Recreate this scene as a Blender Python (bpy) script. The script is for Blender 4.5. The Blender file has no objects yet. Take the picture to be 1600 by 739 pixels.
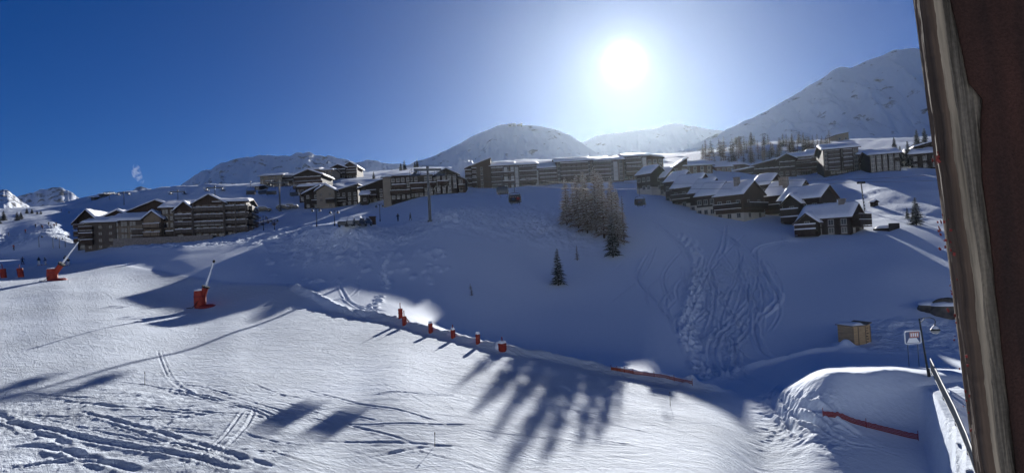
import bpy, bmesh, math, random
import numpy as np
from mathutils import Vector, Matrix

scene = bpy.context.scene
COL = scene.collection
R = math.radians

# ------------------------------------------------------------------ camera
FPX = 1024.0                      # focal length in pixels of the 1600 px wide photograph
PITCH, ROLL = R(1.43), R(3.0)
CAM = np.array([0.0, 0.0, 12.0])
fwd = np.array([0, math.cos(PITCH), math.sin(PITCH)])
up0 = np.array([0, -math.sin(PITCH), math.cos(PITCH)])
rt0 = np.array([1.0, 0, 0])
rgt = rt0 * math.cos(ROLL) - up0 * math.sin(ROLL)
upv = up0 * math.cos(ROLL) + rt0 * math.sin(ROLL)
cam_data = bpy.data.cameras.new("camera")
cam = bpy.data.objects.new("camera", cam_data)
COL.objects.link(cam)
m = Matrix.Identity(4)
for i in range(3):
    m[i][0], m[i][1], m[i][2], m[i][3] = rgt[i], upv[i], -fwd[i], CAM[i]
cam.matrix_world = m
cam_data.sensor_width = 36.0
cam_data.lens = 36.0 * FPX / 1600.0
cam_data.clip_start = 0.05
cam_data.clip_end = 12000
scene.camera = cam

# ------------------------------------------------------------------ sun, sky, exposure
SUN_PX = (975, 98)
def ray(px, py):
    return fwd + rgt * ((px - 800.0) / FPX) + upv * ((369.5 - py) / FPX)
sd = ray(*SUN_PX); sd = sd / np.linalg.norm(sd)
SUN_EL = math.asin(sd[2]); SUN_AZ = math.atan2(sd[0], sd[1])
SUN_STRENGTH, SKY_STRENGTH, EXPOSURE = 4.3, 0.052, 1.02
SKY_TINT = (0.165, 0.265, 0.50)         # the deep, dry blue of a winter sky at altitude
sl = bpy.data.lights.new("sun", 'SUN')
sl.energy = SUN_STRENGTH; sl.angle = R(0.5); sl.color = (1.0, 0.975, 0.935)
so = bpy.data.objects.new("sun", sl); COL.objects.link(so)
so.rotation_euler = Vector(sd).to_track_quat('Z', 'Y').to_euler()
so.location = (60, 300, 260)
w = bpy.data.worlds.new("World"); scene.world = w; w.use_nodes = True
nt = w.node_tree; N = nt.nodes; L = nt.links
N.clear()
out = N.new('ShaderNodeOutputWorld'); bg = N.new('ShaderNodeBackground')
sky = N.new('ShaderNodeTexSky'); sky.sky_type = 'NISHITA'; sky.sun_disc = False
sky.sun_elevation = SUN_EL; sky.sun_rotation = SUN_AZ
sky.altitude = 2000; sky.air_density = 1.0; sky.dust_density = 0.25; sky.ozone_density = 3.0
hs = N.new('ShaderNodeHueSaturation'); hs.inputs['Saturation'].default_value = 1.1
tint = N.new('ShaderNodeVectorMath'); tint.operation = 'MULTIPLY'; tint.inputs[1].default_value = SKY_TINT
L.new(sky.outputs[0], tint.inputs[0]); L.new(tint.outputs[0], hs.inputs['Color'])
# the sun's own disc and aureole, fixed in the sky's direction
geo = N.new('ShaderNodeNewGeometry')
dot = N.new('ShaderNodeVectorMath'); dot.operation = 'DOT_PRODUCT'
tc = N.new('ShaderNodeTexCoord')
L.new(tc.outputs['Generated'], dot.inputs[0]); dot.inputs[1].default_value = tuple(sd)
def wmath(op, a, b):
    n = N.new('ShaderNodeMath'); n.operation = op
    for i, v in enumerate((a, b)):
        if v is None: continue
        if hasattr(v, 'links'): L.new(v, n.inputs[i])
        else: n.inputs[i].default_value = v
    return n.outputs[0]
one_m = wmath('SUBTRACT', 1.0, dot.outputs['Value'])
one_m = wmath('MAXIMUM', one_m, 0.0)
acc = None
# (strength, angular radius in degrees)
for stg, deg in ((14.0, 1.15), (3.2, 2.7), (1.5, 7.0), (0.4, 18.0)):
    k = 1.0 - math.cos(R(deg))
    e = wmath('DIVIDE', one_m, -k)
    e = wmath('EXPONENT', e, None)
    e = wmath('MULTIPLY', e, stg)
    acc = e if acc is None else wmath('ADD', acc, e)
glow = N.new('ShaderNodeVectorMath'); glow.operation = 'SCALE'
glow.inputs[0].default_value = (0.86, 0.95, 1.0); L.new(acc, glow.inputs['Scale'])
addc = N.new('ShaderNodeVectorMath'); addc.operation = 'ADD'
L.new(hs.outputs[0], addc.inputs[0]); L.new(glow.outputs[0], addc.inputs[1])
L.new(addc.outputs[0], bg.inputs['Color']); bg.inputs['Strength'].default_value = SKY_STRENGTH
L.new(bg.outputs[0], out.inputs['Surface'])
vs = scene.view_settings
vs.view_transform = 'Standard'; vs.look = 'None'; vs.gamma = 1.0; vs.use_curve_mapping = False
vs.exposure = EXPOSURE
scene.cycles.max_bounces = 6
scene.cycles.volume_bounces = 0
scene.cycles.use_denoising = True

# ------------------------------------------------------------------ helpers
def unproj(px, py, d):
    """pixel + depth along the view axis -> world point(s)"""
    px = np.asarray(px, float); py = np.asarray(py, float); d = np.asarray(d, float)
    v = fwd[None] + ((px.ravel() - 800) / FPX)[:, None] * rgt[None] + ((369.5 - py.ravel()) / FPX)[:, None] * upv[None]
    return CAM[None] + v * d.ravel()[:, None]
def proj(P):
    v = np.asarray(P, float) - CAM
    d = v @ fwd
    return 800 + FPX * (v @ rgt) / d, 369.5 - FPX * (v @ upv) / d, d
def hz(px):
    return 395 - (px - 800) * math.tan(ROLL)

def _hash(ix, iy, seed):
    h = (ix.astype(np.int64) * 374761393 + iy.astype(np.int64) * 668265263 + seed * 2246822519) & 0xFFFFFFFF
    h = ((h ^ (h >> 13)) * 1274126177) & 0xFFFFFFFF
    h = h ^ (h >> 16)
    return (h & 0xFFFF).astype(float) / 65535.0
def vnoise(x, y, seed=0):
    x = np.asarray(x, float); y = np.asarray(y, float)
    ix = np.floor(x); iy = np.floor(y); fx = x - ix; fy = y - iy
    fx = fx * fx * fx * (fx * (fx * 6 - 15) + 10); fy = fy * fy * fy * (fy * (fy * 6 - 15) + 10)
    ix = ix.astype(np.int64); iy = iy.astype(np.int64)
    a = _hash(ix, iy, seed); b = _hash(ix + 1, iy, seed); c = _hash(ix, iy + 1, seed); d = _hash(ix + 1, iy + 1, seed)
    return (a + (b - a) * fx) * (1 - fy) + (c + (d - c) * fx) * fy
def fbm(x, y, oct=4, seed=0, gain=0.5):
    s = 0; amp = 1; tot = 0
    for o in range(oct):
        s = s + amp * vnoise(x * 2 ** o + 17.3 * o, y * 2 ** o - 9.1 * o, seed + o); tot += amp; amp *= gain
    return s / tot - 0.5                       # about -0.5 .. 0.5
def pchip(x, y, xq):
    """monotone cubic interpolation; y may be (n, m): interpolated along axis 0"""
    x = np.asarray(x, float); y = np.asarray(y, float); xq = np.asarray(xq, float)
    if y.ndim == 1: y = y[:, None]; flat = True
    else: flat = False
    h = np.diff(x)[:, None]; dl = np.diff(y, axis=0) / h
    mm = np.zeros_like(y)
    w1 = 2 * h[1:] + h[:-1]; w2 = h[1:] + 2 * h[:-1]
    with np.errstate(divide='ignore', invalid='ignore'):
        hm = (w1 + w2) / (w1 / dl[:-1] + w2 / dl[1:])
    mm[1:-1] = np.where(dl[:-1] * dl[1:] > 0, np.nan_to_num(hm), 0)
    mm[0] = dl[0]; mm[-1] = dl[-1]
    i = np.clip(np.searchsorted(x, xq, 'right') - 1, 0, len(x) - 2)
    t = ((xq - x[i]) / h[i, 0])[:, None]; hh = h[i]
    r = (2*t**3-3*t**2+1)*y[i] + (t**3-2*t**2+t)*hh*mm[i] + (-2*t**3+3*t**2)*y[i+1] + (t**3-t**2)*hh*mm[i+1]
    return r[:, 0] if flat else r
def sstep(a, b, x):
    t = np.clip((x - a) / (b - a), 0, 1); return t * t * (3 - 2 * t)

def mesh_from(name, V, F, mats=(), smooth=False, fmat=None):
    me = bpy.data.meshes.new(name)
    V = np.asarray(V, np.float32)
    me.vertices.add(len(V)); me.vertices.foreach_set('co', V.ravel())
    F = np.asarray(F, np.int32)
    n, c = F.shape
    me.loops.add(n * c); me.loops.foreach_set('vertex_index', F.ravel())
    me.polygons.add(n)
    me.polygons.foreach_set('loop_start', np.arange(0, n * c, c, dtype=np.int32))
    if fmat is not None: me.polygons.foreach_set('material_index', np.asarray(fmat, np.int32))
    me.polygons.foreach_set('use_smooth', np.full(n, smooth))
    me.update(calc_edges=True)
    for m_ in mats: me.materials.append(m_)
    return me
def link(name, me, parent=None, loc=None):
    o = bpy.data.objects.new(name, me); COL.objects.link(o)
    if parent is not None: o.parent = parent
    if loc is not None: o.location = loc
    return o
def tag(o, label=None, cat=None, group=None, kind=None):
    if label: o['label'] = label
    if cat: o['category'] = cat
    if group: o['group'] = group
    if kind: o['kind'] = kind
    return o
def grid_faces(nr, nc):
    i = np.arange(nr - 1)[:, None] * nc + np.arange(nc - 1)[None, :]
    i = i.ravel()
    return np.stack([i, i + 1, i + nc + 1, i + nc], 1)

# ------------------------------------------------------------------ materials
MATS = {}
def nodes(name):
    m_ = bpy.data.materials.new(name); m_.use_nodes = True
    t = m_.node_tree
    b = t.nodes['Principled BSDF']
    return m_, t, b
def simple(name, col, rough=0.7, metal=0.0, noise=0.0, scale=3.0, spec=0.3, bump=0.0, stretch=None):
    """plain procedural material: colour varied by noise in object space"""
    m_, t, b = nodes(name)
    b.inputs['Roughness'].default_value = rough; b.inputs['Metallic'].default_value = metal
    b.inputs['Specular IOR Level'].default_value = spec
    if noise <= 0:
        b.inputs['Base Color'].default_value = (*col, 1)
    tcn = t.nodes.new('ShaderNodeTexCoord')
    mp = t.nodes.new('ShaderNodeMapping'); t.links.new(tcn.outputs['Object'], mp.inputs['Vector'])
    if stretch: mp.inputs['Scale'].default_value = stretch
    nz = t.nodes.new('ShaderNodeTexNoise'); nz.inputs['Scale'].default_value = scale; nz.inputs['Detail'].default_value = 5
    t.links.new(mp.outputs[0], nz.inputs['Vector'])
    if noise > 0:
        cr = t.nodes.new('ShaderNodeValToRGB')
        cr.color_ramp.elements[0].position = 0.3; cr.color_ramp.elements[1].position = 0.7
        cr.color_ramp.elements[0].color = (*[c * (1 - noise) for c in col], 1)
        cr.color_ramp.elements[1].color = (*[min(1, c * (1 + noise)) for c in col], 1)
        t.links.new(nz.outputs['Fac'], cr.inputs['Fac']); t.links.new(cr.outputs[0], b.inputs['Base Color'])
    if bump > 0:
        bp = t.nodes.new('ShaderNodeBump'); bp.inputs['Strength'].default_value = 1.0; bp.inputs['Distance'].default_value = bump
        t.links.new(nz.outputs['Fac'], bp.inputs['Height']); t.links.new(bp.outputs[0], b.inputs['Normal'])
    MATS[name] = m_
    return m_

def snow_ground():
    m_, t, b = nodes('snow_ground')
    nd, lk = t.nodes, t.links
    b.inputs['Roughness'].default_value = 0.8; b.inputs['Specular IOR Level'].default_value = 0.06
    g = nd.new('ShaderNodeNewGeometry')
    at = nd.new('ShaderNodeAttribute'); at.attribute_name = 'groom'      # 1 on the groomed piste
    at2 = nd.new('ShaderNodeAttribute'); at2.attribute_name = 'crumb'    # 1 on churned snow
    # groomer and ski scratches, stretched along the fall of the piste
    def scratch(rot, sc, stretch, dist, seed):
        mp = nd.new('ShaderNodeMapping'); lk.new(g.outputs['Position'], mp.inputs['Vector'])
        mp.inputs['Rotation'].default_value = (0, 0, rot); mp.inputs['Location'].default_value = (seed, seed * .7, 0)
        mp2 = nd.new('ShaderNodeMapping'); lk.new(mp.outputs[0], mp2.inputs['Vector'])
        mp2.inputs['Scale'].default_value = (1.0 / stretch, 1.0, 0.0)
        nz = nd.new('ShaderNodeTexNoise'); nz.inputs['Scale'].default_value = sc; nz.inputs['Detail'].default_value = 6
        nz.inputs['Roughness'].default_value = 0.68; nz.inputs['Distortion'].default_value = dist
        lk.new(mp2.outputs[0], nz.inputs['Vector'])
        return nz.outputs['Fac']
    def mth(op, a, c):
        n = nd.new('ShaderNodeMath'); n.operation = op
        for i, v in enumerate((a, c)):
            if hasattr(v, 'links'): lk.new(v, n.inputs[i])
            else: n.inputs[i].default_value = v
        return n.outputs[0]
    s1 = scratch(R(27), 1.9, 12.0, 0.3, 0.0)
    s2 = scratch(R(6), 1.3, 7.0, 1.1, 31.0)
    s3 = scratch(R(50), 2.4, 9.0, 0.6, 77.0)
    s4 = scratch(R(-20), 1.5, 8.0, 1.0, 55.0)
    def cut(v):                                 # turns a smooth noise into thin cut lines
        a_ = mth('ABSOLUTE', mth('SUBTRACT', v, 0.5), 0.0)
        return mth('MINIMUM', mth('MULTIPLY', a_, 9.0), 1.0)
    pz = nd.new('ShaderNodeTexNoise'); pz.inputs['Scale'].default_value = 0.10; pz.inputs['Detail'].default_value = 3
    lk.new(g.outputs['Position'], pz.inputs['Vector'])
    patch = mth('ADD', mth('MULTIPLY', pz.outputs['Fac'], 1.6), -0.15)
    ch = nd.new('ShaderNodeTexNoise'); ch.inputs['Scale'].default_value = 3.2; ch.inputs['Detail'].default_value = 5; ch.inputs['Roughness'].default_value = 0.65
    lk.new(g.outputs['Position'], ch.inputs['Vector'])
    sc = mth('ADD', mth('MULTIPLY', s1, 0.75), mth('ADD', mth('MULTIPLY', s2, 0.45), mth('MULTIPLY', s3, 0.35)))
    sc = mth('ADD', sc, mth('MULTIPLY', mth('ADD', cut(s1), mth('ADD', cut(s2), mth('ADD', cut(s3), cut(s4)))), 0.16))
    sc = mth('ADD', mth('MULTIPLY', sc, patch), mth('MULTIPLY', ch.outputs['Fac'], 0.32))
    sc = mth('MULTIPLY', sc, at.outputs['Fac'])
    nz = nd.new('ShaderNodeTexNoise'); nz.inputs['Scale'].default_value = 2.4; nz.inputs['Detail'].default_value = 6
    lk.new(g.outputs['Position'], nz.inputs['Vector'])
    cr = mth('MULTIPLY', nz.outputs['Fac'], at2.outputs['Fac'])
    nf = nd.new('ShaderNodeTexNoise'); nf.inputs['Scale'].default_value = 9.0; nf.inputs['Detail'].default_value = 3
    lk.new(g.outputs['Position'], nf.inputs['Vector'])
    hgt = mth('ADD', mth('MULTIPLY', sc, 0.40), mth('ADD', mth('MULTIPLY', cr, 0.26), mth('MULTIPLY', nf.outputs['Fac'], 0.012)))
    bp = nd.new('ShaderNodeBump'); bp.inputs['Strength'].default_value = 1.0; bp.inputs['Distance'].default_value = 1.0
    lk.new(hgt, bp.inputs['Height']); lk.new(bp.outputs[0], b.inputs['Normal'])
    b.inputs['Base Color'].default_value = (0.86, 0.87, 0.89, 1)
    # churned snow is a little greyer than fresh snow
    mx = nd.new('ShaderNodeMix'); mx.data_type = 'RGBA'
    mx.inputs['A'].default_value = (0.81, 0.87, 0.95, 1); mx.inputs['B'].default_value = (0.73, 0.80, 0.89, 1)
    lk.new(nz.outputs['Fac'], mx.inputs['Factor']); lk.new(mx.outputs['Result'], b.inputs['Base Color'])
    MATS['snow_ground'] = m_
    return m_
snow_ground()

def mountain_mat():
    m_, t, b = nodes('mountain_snow_rock')
    nd, lk = t.nodes, t.links
    b.inputs['Roughness'].default_value = 0.75; b.inputs['Specular IOR Level'].default_value = 0.15
    g = nd.new('ShaderNodeNewGeometry')
    n1 = nd.new('ShaderNodeTexNoise'); n1.inputs['Scale'].default_value = 0.03; n1.inputs['Detail'].default_value = 9
    n1.inputs['Roughness'].default_value = 0.62
    mp = nd.new('ShaderNodeMapping'); mp.inputs['Scale'].default_value = (1, 1, 1.6)
    lk.new(g.outputs['Position'], mp.inputs['Vector']); lk.new(mp.outputs[0], n1.inputs['Vector'])
    at = nd.new('ShaderNodeAttribute'); at.attribute_name = 'rock'
    ad = nd.new('ShaderNodeMath'); ad.operation = 'ADD'; lk.new(n1.outputs['Fac'], ad.inputs[0]); lk.new(at.outputs['Fac'], ad.inputs[1])
    cr = nd.new('ShaderNodeValToRGB'); lk.new(ad.outputs[0], cr.inputs['Fac'])
    e = cr.color_ramp.elements
    e[0].position = 0.60; e[0].color = (0.80, 0.85, 0.93, 1)
    e[1].position = 0.70; e[1].color = (0.13, 0.13, 0.14, 1)
    lk.new(cr.outputs[0], b.inputs['Base Color'])
    n2 = nd.new('ShaderNodeTexNoise'); n2.inputs['Scale'].default_value = 0.05; n2.inputs['Detail'].default_value = 7
    lk.new(g.outputs['Position'], n2.inputs['Vector'])
    bp = nd.new('ShaderNodeBump'); bp.inputs['Strength'].default_value = 0.5; bp.inputs['Distance'].default_value = 6.0
    lk.new(n2.outputs['Fac'], bp.inputs['Height']); lk.new(bp.outputs[0], b.inputs['Normal'])
    MATS['mountain'] = m_
mountain_mat()
# ------------------------------------------------------------------ terrain
# columns of control points: (py, depth) at thirteen features from under the balcony to the far valley floor
FE = ['near', 'bottom', 'mid', 'edge', 'dip', 'slope1', 'slope2', 'crest', 'shelf', 'base', 'upper', 'hill', 'beyond', 'far']
TC = {
 -400: [None, (739,30), (580,52), (450,100), (420,140), (412,170), (405,195), (380,235), (362,290), (350,340), (342,400), (338,450), (350,650), (360,3500)],
 0:    [None, (739,30), (570,52), (440,102), (413,138), (404,158), (398,165), (386,172), (362,255), (345,330), (333,390), (326,440), (340,650), (352,3500)],
 80:   [None, (739,30), (575,51), (440,100), (413,136), (402,156), (388,166), (368,175), (352,230), (338,330), (328,390), (320,440), (335,650), (350,3500)],
 150:  [None, (739,30), (580,50), (445,97),  (412,128), (404,142), (396,153), (388,163), (383,180), (352,300), (325,400), (306,480), (322,700), (345,3500)],
 300:  [None, (739,29), (600,46), (490,80),  (436,102), (414,112), (398,122), (384,134), (378,158), (335,240), (303,290), (291,330), (308,650), (332,3500)],
 380:  [None, (739,29), (600,45), (480,82),  (446,95), (420,106), (397,118), (377,132), (368,158), (332,196), (298,236), (288,270), (304,650), (330,3500)],
 450:  [None, (739,29), (600,45), (480,80),  (446,93),  (430,102), (398,118), (363,138), (352,172), (326,206), (291,252), (280,300), (296,620), (322,3500)],
 550:  [None, (739,30), (600,45), (487,77),  (462,86),  (440,95),  (398,110), (352,127), (349,150), (323,198), (283,264), (272,380), (290,620), (318,3500)],
 620:  [None, (739,30), (600,44), (498,73),  (478,81),  (445,94),  (400,109), (372,123), (346,144), (312,192), (276,270), (266,420), (284,620), (312,3500)],
 700:  [None, (739,30), (612,44), (521,67),  (512,76),  (440,97),  (388,113), (336,136), (322,150), (298,190), (271,256), (260,360), (280,620), (305,3500)],
 800:  [None, (739,31), (625,44), (548,62),  (546,73),  (470,92),  (400,110), (345,132), (318,156), (291,204), (266,268), (252,350), (272,620), (298,3500)],
 900:  [None, (739,31), (640,44), (566,60),  (557,69),  (490,85),  (420,103), (362,122), (316,154), (286,200), (262,262), (247,345), (266,620), (290,3500)],
 1000: [None, (739,31), (655,43), (590,57),  (553,66),  (490,80),  (420,98),  (350,120), (312,150), (285,198), (253,262), (242,340), (262,620), (285,3500)],
 1100: [None, (739,32), (670,42), (607,56),  (590,62),  (520,74),  (440,92),  (370,114), (338,130), (298,180), (251,252), (236,330), (252,620), (278,3500)],
 1200: [None, (739,38), (678,45), (619,52.5),  (591,59.5),  (530,71),  (450,88),  (380,108), (347,124), (300,170), (258,270), (222,360), (238,650), (268,3500)],
 1300: [None, (739,37), (668,41.5), (587,45.5),  (571,55),  (540,66),  (480,77),  (400,96), (362,109), (318,145), (274,205), (219,360), (234,650), (262,3500)],
 1400: [None, (739,37.5), (668,42), (585,45.5),  (568,55),  (538,64),  (490,71.5),  (410,86), (374,99), (335,121), (272,180), (217,340), (230,650), (258,3500)],
 1480: [None, (739,38), (672,42), (586,45.5),  (569,54.5),  (540,62),  (500,68.5),  (425,81), (388,94), (340,116), (270,178), (214,335), (228,650), (255,3500)],
 2000: [None, (760,42), (690,46), (602,50),  (580,55),  (540,61),  (495,68),  (415,80), (372,93), (325,114), (258,175), (200,330), (214,650), (240,3500)],
}
cs = np.array(sorted(TC), float)
PY = np.zeros((len(FE), len(cs))); DD = np.zeros_like(PY)
for j, c in enumerate(sorted(TC)):
    for k, v in enumerate(TC[c]):
        if k == 0:
            z = -9.6 - max(0, c) / 1600 * 2.8
            v = (hz(c) + (-z) / 5.0 * FPX, 5.0)
        PY[k, j], DD[k, j] = v
sq = np.concatenate([np.arange(-480, -20, 20), np.arange(-20, 1545, 1.65), np.arange(1545, 2001, 20)])
NC = len(sq)
pyk = pchip(cs, PY.T, sq).T                  # features x columns
ldk = pchip(cs, np.log(DD).T, sq).T
rows = [14, 150, 110, 60, 60, 70, 70, 50, 34, 34, 30, 12, 14]
kq = np.concatenate([np.linspace(i, i + 1, n, endpoint=False) for i, n in enumerate(rows)] + [[13.0]])
pyg = pchip(np.arange(14), pyk, kq); ldg = pchip(np.arange(14), ldk, kq)
NR = len(kq)
sg = np.broadcast_to(sq[None], pyg.shape)
P = unproj(sg, pyg, np.exp(ldg)).reshape(NR, NC, 3)
X, Y, Z = P[..., 0].copy(), P[..., 1].copy(), P[..., 2].copy()
KG = np.broadcast_to(kq[:, None], X.shape)
Z0 = Z.copy()

def ground_idx(px, py):
    j = int(np.argmin(np.abs(sq - px)))
    col = pyg[:, j]
    hit = np.nonzero(col <= py)[0]
    return (hit[0] if len(hit) else NR - 2), j
def gxy(px, py):
    i, j = ground_idx(px, py)
    return X[i, j], Y[i, j], Z[i, j]
def seg_dist(pts, reach):
    """distance in metres of every terrain vertex to a ground polyline, and progress along it; only computed near it"""
    q = np.array(pts)
    x0, y0 = q.min(0) - reach; x1, y1 = q.max(0) + reach
    sel = (X > x0) & (X < x1) & (Y > y0) & (Y < y1)
    xs, ys = X[sel], Y[sel]
    best = np.full(len(xs), 1e9); side = np.zeros(len(xs)); al = np.zeros(len(xs)); run = 0.0
    for a, b in zip(q[:-1], q[1:]):
        d = b - a; ln = np.hypot(*d) + 1e-9
        t = np.clip(((xs - a[0]) * d[0] + (ys - a[1]) * d[1]) / ln ** 2, 0, 1)
        dx = xs - a[0] - t * d[0]; dy = ys - a[1] - t * d[1]
        dist = np.hypot(dx, dy); mm = dist < best
        best[mm] = dist[mm]; side[mm] = np.sign(d[0] * dy - d[1] * dx)[mm]; al[mm] = run + (t * ln)[mm]
        run += ln
    return sel, best, side, al
def smooth_poly(pix, n=6):
    q = np.array([gxy(*p)[:2] for p in pix])
    if len(q) < 3: return q
    t = np.arange(len(q)); tt = np.linspace(0, len(q) - 1, (len(q) - 1) * n + 1)
    out = []
    for u in tt:                                # Catmull-Rom
        i = min(int(u), len(q) - 2); f = u - i
        p0, p1, p2, p3 = q[max(i - 1, 0)], q[i], q[i + 1], q[min(i + 2, len(q) - 1)]
        out.append(0.5 * ((2 * p1) + (-p0 + p2) * f + (2 * p0 - 5 * p1 + 4 * p2 - p3) * f * f + (-p0 + 3 * p1 - 3 * p2 + p3) * f ** 3))
    return np.array(out)
def ridge(pix, h, wid, ragged=0.3, seed=1):
    sel, d, s, al = seg_dist(smooth_poly(pix), wid * 3)
    rag = 1 + ragged * 2 * fbm(X[sel] * .9, Y[sel] * .9, 3, seed)
    fade = sstep(0, 2.5, al) * sstep(0, 2.5, al.max() - al)
    Z[sel] += h * np.exp(-(d / wid) ** 2) * rag * fade
def groove(pix, depth, wid, rim=0.6, rough=0.3, seed=3, poly=None):
    sel, d, s, al = seg_dist(smooth_poly(pix) if poly is None else poly, wid * 5)
    tp = min(2.5, al.max() * .3) if len(al) else 1.0
    depth = depth * (sstep(0, tp, al) * sstep(0, tp, al.max() - al) if len(al) else 1)
    g = -depth * np.exp(-(d / wid) ** 2) + depth * rim * np.exp(-((d - wid * 2.0) / (wid * 0.8)) ** 2)
    Z[sel] += g * (1 + rough * 2 * fbm(X[sel] / wid * .5, Y[sel] / wid * .5, 3, seed)) + .35 * np.abs(g) * fbm(X[sel] * 5, Y[sel] * 3, 3, seed + 1)

rng = random.Random(7)
# masks of surface character, laid on the ground where those surfaces are
groom = sstep(0.3, 1.0, KG) * (1 - sstep(2.85, 3.12, KG)) * (1 - sstep(1060, 1180, sg) * sstep(2.0, 2.6, KG))
groom = np.maximum(groom, (1 - sstep(430, 540, sg)) * sstep(0.3, 1, KG) * (1 - sstep(3.9, 4.2, KG)))
groom = groom * (1 - .75 * sstep(1180, 1310, sg))
rough_l = (1 - sstep(330, 520, sg + (pyg - 739) * -0.6)) * sstep(585, 625, pyg + 0.05 * sg) * (KG < 2.6)
rough_l = rough_l * (0.55 + 0.45 * sstep(-0.1, 0.1, fbm(X * .35, Y * .35, 3, 11)))
# churned piste foreground
# gentle broad undulation
Z += 0.35 * fbm(X * .06, Y * .06, 3, 2) * sstep(0.5, 1.5, KG) * (1 - sstep(8, 11, KG))
Z += rough_l * (0.24 * fbm(X * .8, Y * .55, 5, 21, .6) + 0.10 * fbm(X * 3.0, Y * 2.0, 3, 25))
# small scale lumps of the whole piste
Z += groom * 0.05 * fbm(X * .8 + Y * .5, Y * 2.2, 3, 31)
# crumbly ploughed banks
bank = sstep(6.2, 6.9, KG) * (1 - sstep(7.2, 8.2, KG)) * sstep(330, 470, sg) * (1 - sstep(930, 1010, sg))
bank = np.maximum(bank, sstep(5.2, 6.6, KG) * (1 - sstep(7.2, 8.0, KG)) * sstep(380, 480, sg) * (1 - sstep(560, 660, sg)) * .8)
bank = np.maximum(bank, 0.8 * sstep(6.6, 7.2, KG) * (1 - sstep(7.6, 8.6, KG)) * (1 - sstep(380, 460, sg)))
Z += bank * (1.3 * fbm(X * .13, Y * .13, 4, 41) + 1.0 * fbm(X * .7, Y * .5, 4, 45) + .45 * fbm(X * 2.1, Y * 1.3, 3, 47))
upb = sstep(8.2, 9.2, KG) * (1 - sstep(11, 12.5, KG))
Z += upb * (3.0 * fbm(X * .03, Y * .03, 4, 51) + 0.8 * fbm(X * .15, Y * .15, 3, 55))
far = sstep(11.5, 12.5, KG)
Z += far * 8 * fbm(X * .008, Y * .008, 4, 61)
# the saddle between the two ploughed heaps with cars behind
# piste edge berm
berm = [(455, 447), (500, 469), (545, 489), (600, 499), (660, 516), (720, 532), (780, 549), (840, 558), (900, 570), (960, 583), (1020, 594), (1085, 606), (1150, 612)]
ridge(berm, 0.62, 0.75, 0.35, 5)
ridge([(1060, 612), (1130, 590), (1200, 566), (1290, 547), (1360, 541)], 0.35, 0.5, 0.5, 6)
# crest of ploughed snow by the terrace
ridge([(1222, 610), (1262, 600), (1330, 589), (1400, 584), (1460, 590)], .22, .8, 0.5, 7)
# snow raised in the gap between the long and big blocks to block sunlight
ridge([(716, 284), (728, 282), (742, 280)], 7.0, 7.0, .2, 15)
ridge([(528, 358), (550, 356), (585, 354)], 1.0, 1.2, .4, 16)
# terrace: level snow to the right of the railing line, falling steeply into the hollow on its left
RAIL = [(1456, 590, 45.5), (1474, 622, 41.0), (1493, 660, 37.0), (1512, 706, 33.3), (1528, 748, 30.5), (1560, 840, 26.0)]
rl = np.array([unproj([a], [b_], [d_])[0] for a, b_, d_ in RAIL])
tt_ = np.clip((Y - rl[-1, 1]) / (rl[0, 1] - rl[-1, 1]), 0, 1.25)
lx = np.interp(Y, rl[::-1, 1], rl[::-1, 0]); lz = np.interp(Y, rl[::-1, 1], rl[::-1, 2]) - .12
wgt = sstep(-1.5, -.35, X - lx) * sstep(rl[0, 1] + 4, rl[0, 1] + 1, Y) * (Y > 15)
Z = np.where(wgt > 0, Z * (1 - wgt) + np.maximum(Z, lz + .10 * fbm(X * .8, Y * .8, 3, 95)) * wgt, Z)
# ski tracks and groomer cuts in the churned foreground
for pl, dp, wd in (([(-30, 652), (40, 664), (120, 683), (250, 705), (400, 745)], .10, .17), ([(-30, 706), (60, 697), (150, 720), (240, 750)], .10, .2),
                   ([(-20, 640), (40, 668), (90, 690), (150, 745)], .08, .2), ([(110, 640), (170, 655), (240, 674), (340, 702), (460, 745)], .07, .14),
                   ([(-30, 735), (60, 727), (130, 722), (200, 728)], .10, .15), ([(40, 662), (100, 676), (170, 691), (280, 712)], .06, .12), ([(-20, 690), (60, 680), (150, 690), (220, 706)], .05, .2),
                   ([(60, 622), (140, 632), (240, 640), (330, 648)], .05, .16), ([(20, 612), (90, 620), (170, 624)], .05, .14), ([(210, 630), (280, 640), (380, 648), (470, 660)], .04, .12),
                   ([(392, 636), (372, 670), (330, 710), (280, 760)], -.04, .5), ([(400, 632), (386, 665), (345, 705), (296, 760)], .07, .08), ([(384, 636), (356, 675), (312, 715), (260, 760)], .07, .08),
                   ([(246, 545), (256, 575), (268, 595), (310, 618), (392, 640), (450, 668)], .05, .08), ([(251, 545), (262, 577), (276, 597), (318, 620), (400, 638), (460, 664)], .05, .07),
                   ([(370, 648), (420, 620), (470, 592), (540, 562)], .03, .09), ([(420, 700), (520, 690), (640, 692), (760, 705)], .04, .12), ([(560, 720), (660, 700), (720, 696)], .04, .14),
                   ([(250, 470), (180, 500), (90, 530), (-10, 560)], -.02, .1), ([(520, 560), (640, 580), (800, 610), (980, 660)], .03, .07), ([(300, 520), (420, 540), (560, 590), (700, 650)], .025, .07),
                   ([(505, 466), (520, 470), (548, 462), (560, 445), (540, 437)], .10, .15), ([(480, 452), (510, 470), (540, 486), (578, 500)], .12, .16),
                   ([(528, 438), (545, 470), (580, 490), (600, 498)], .12, .16), ([(530, 462), (560, 478), (610, 488)], .08, .12)):
    groove(pl, dp * .75, wd, .7, .6)
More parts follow.
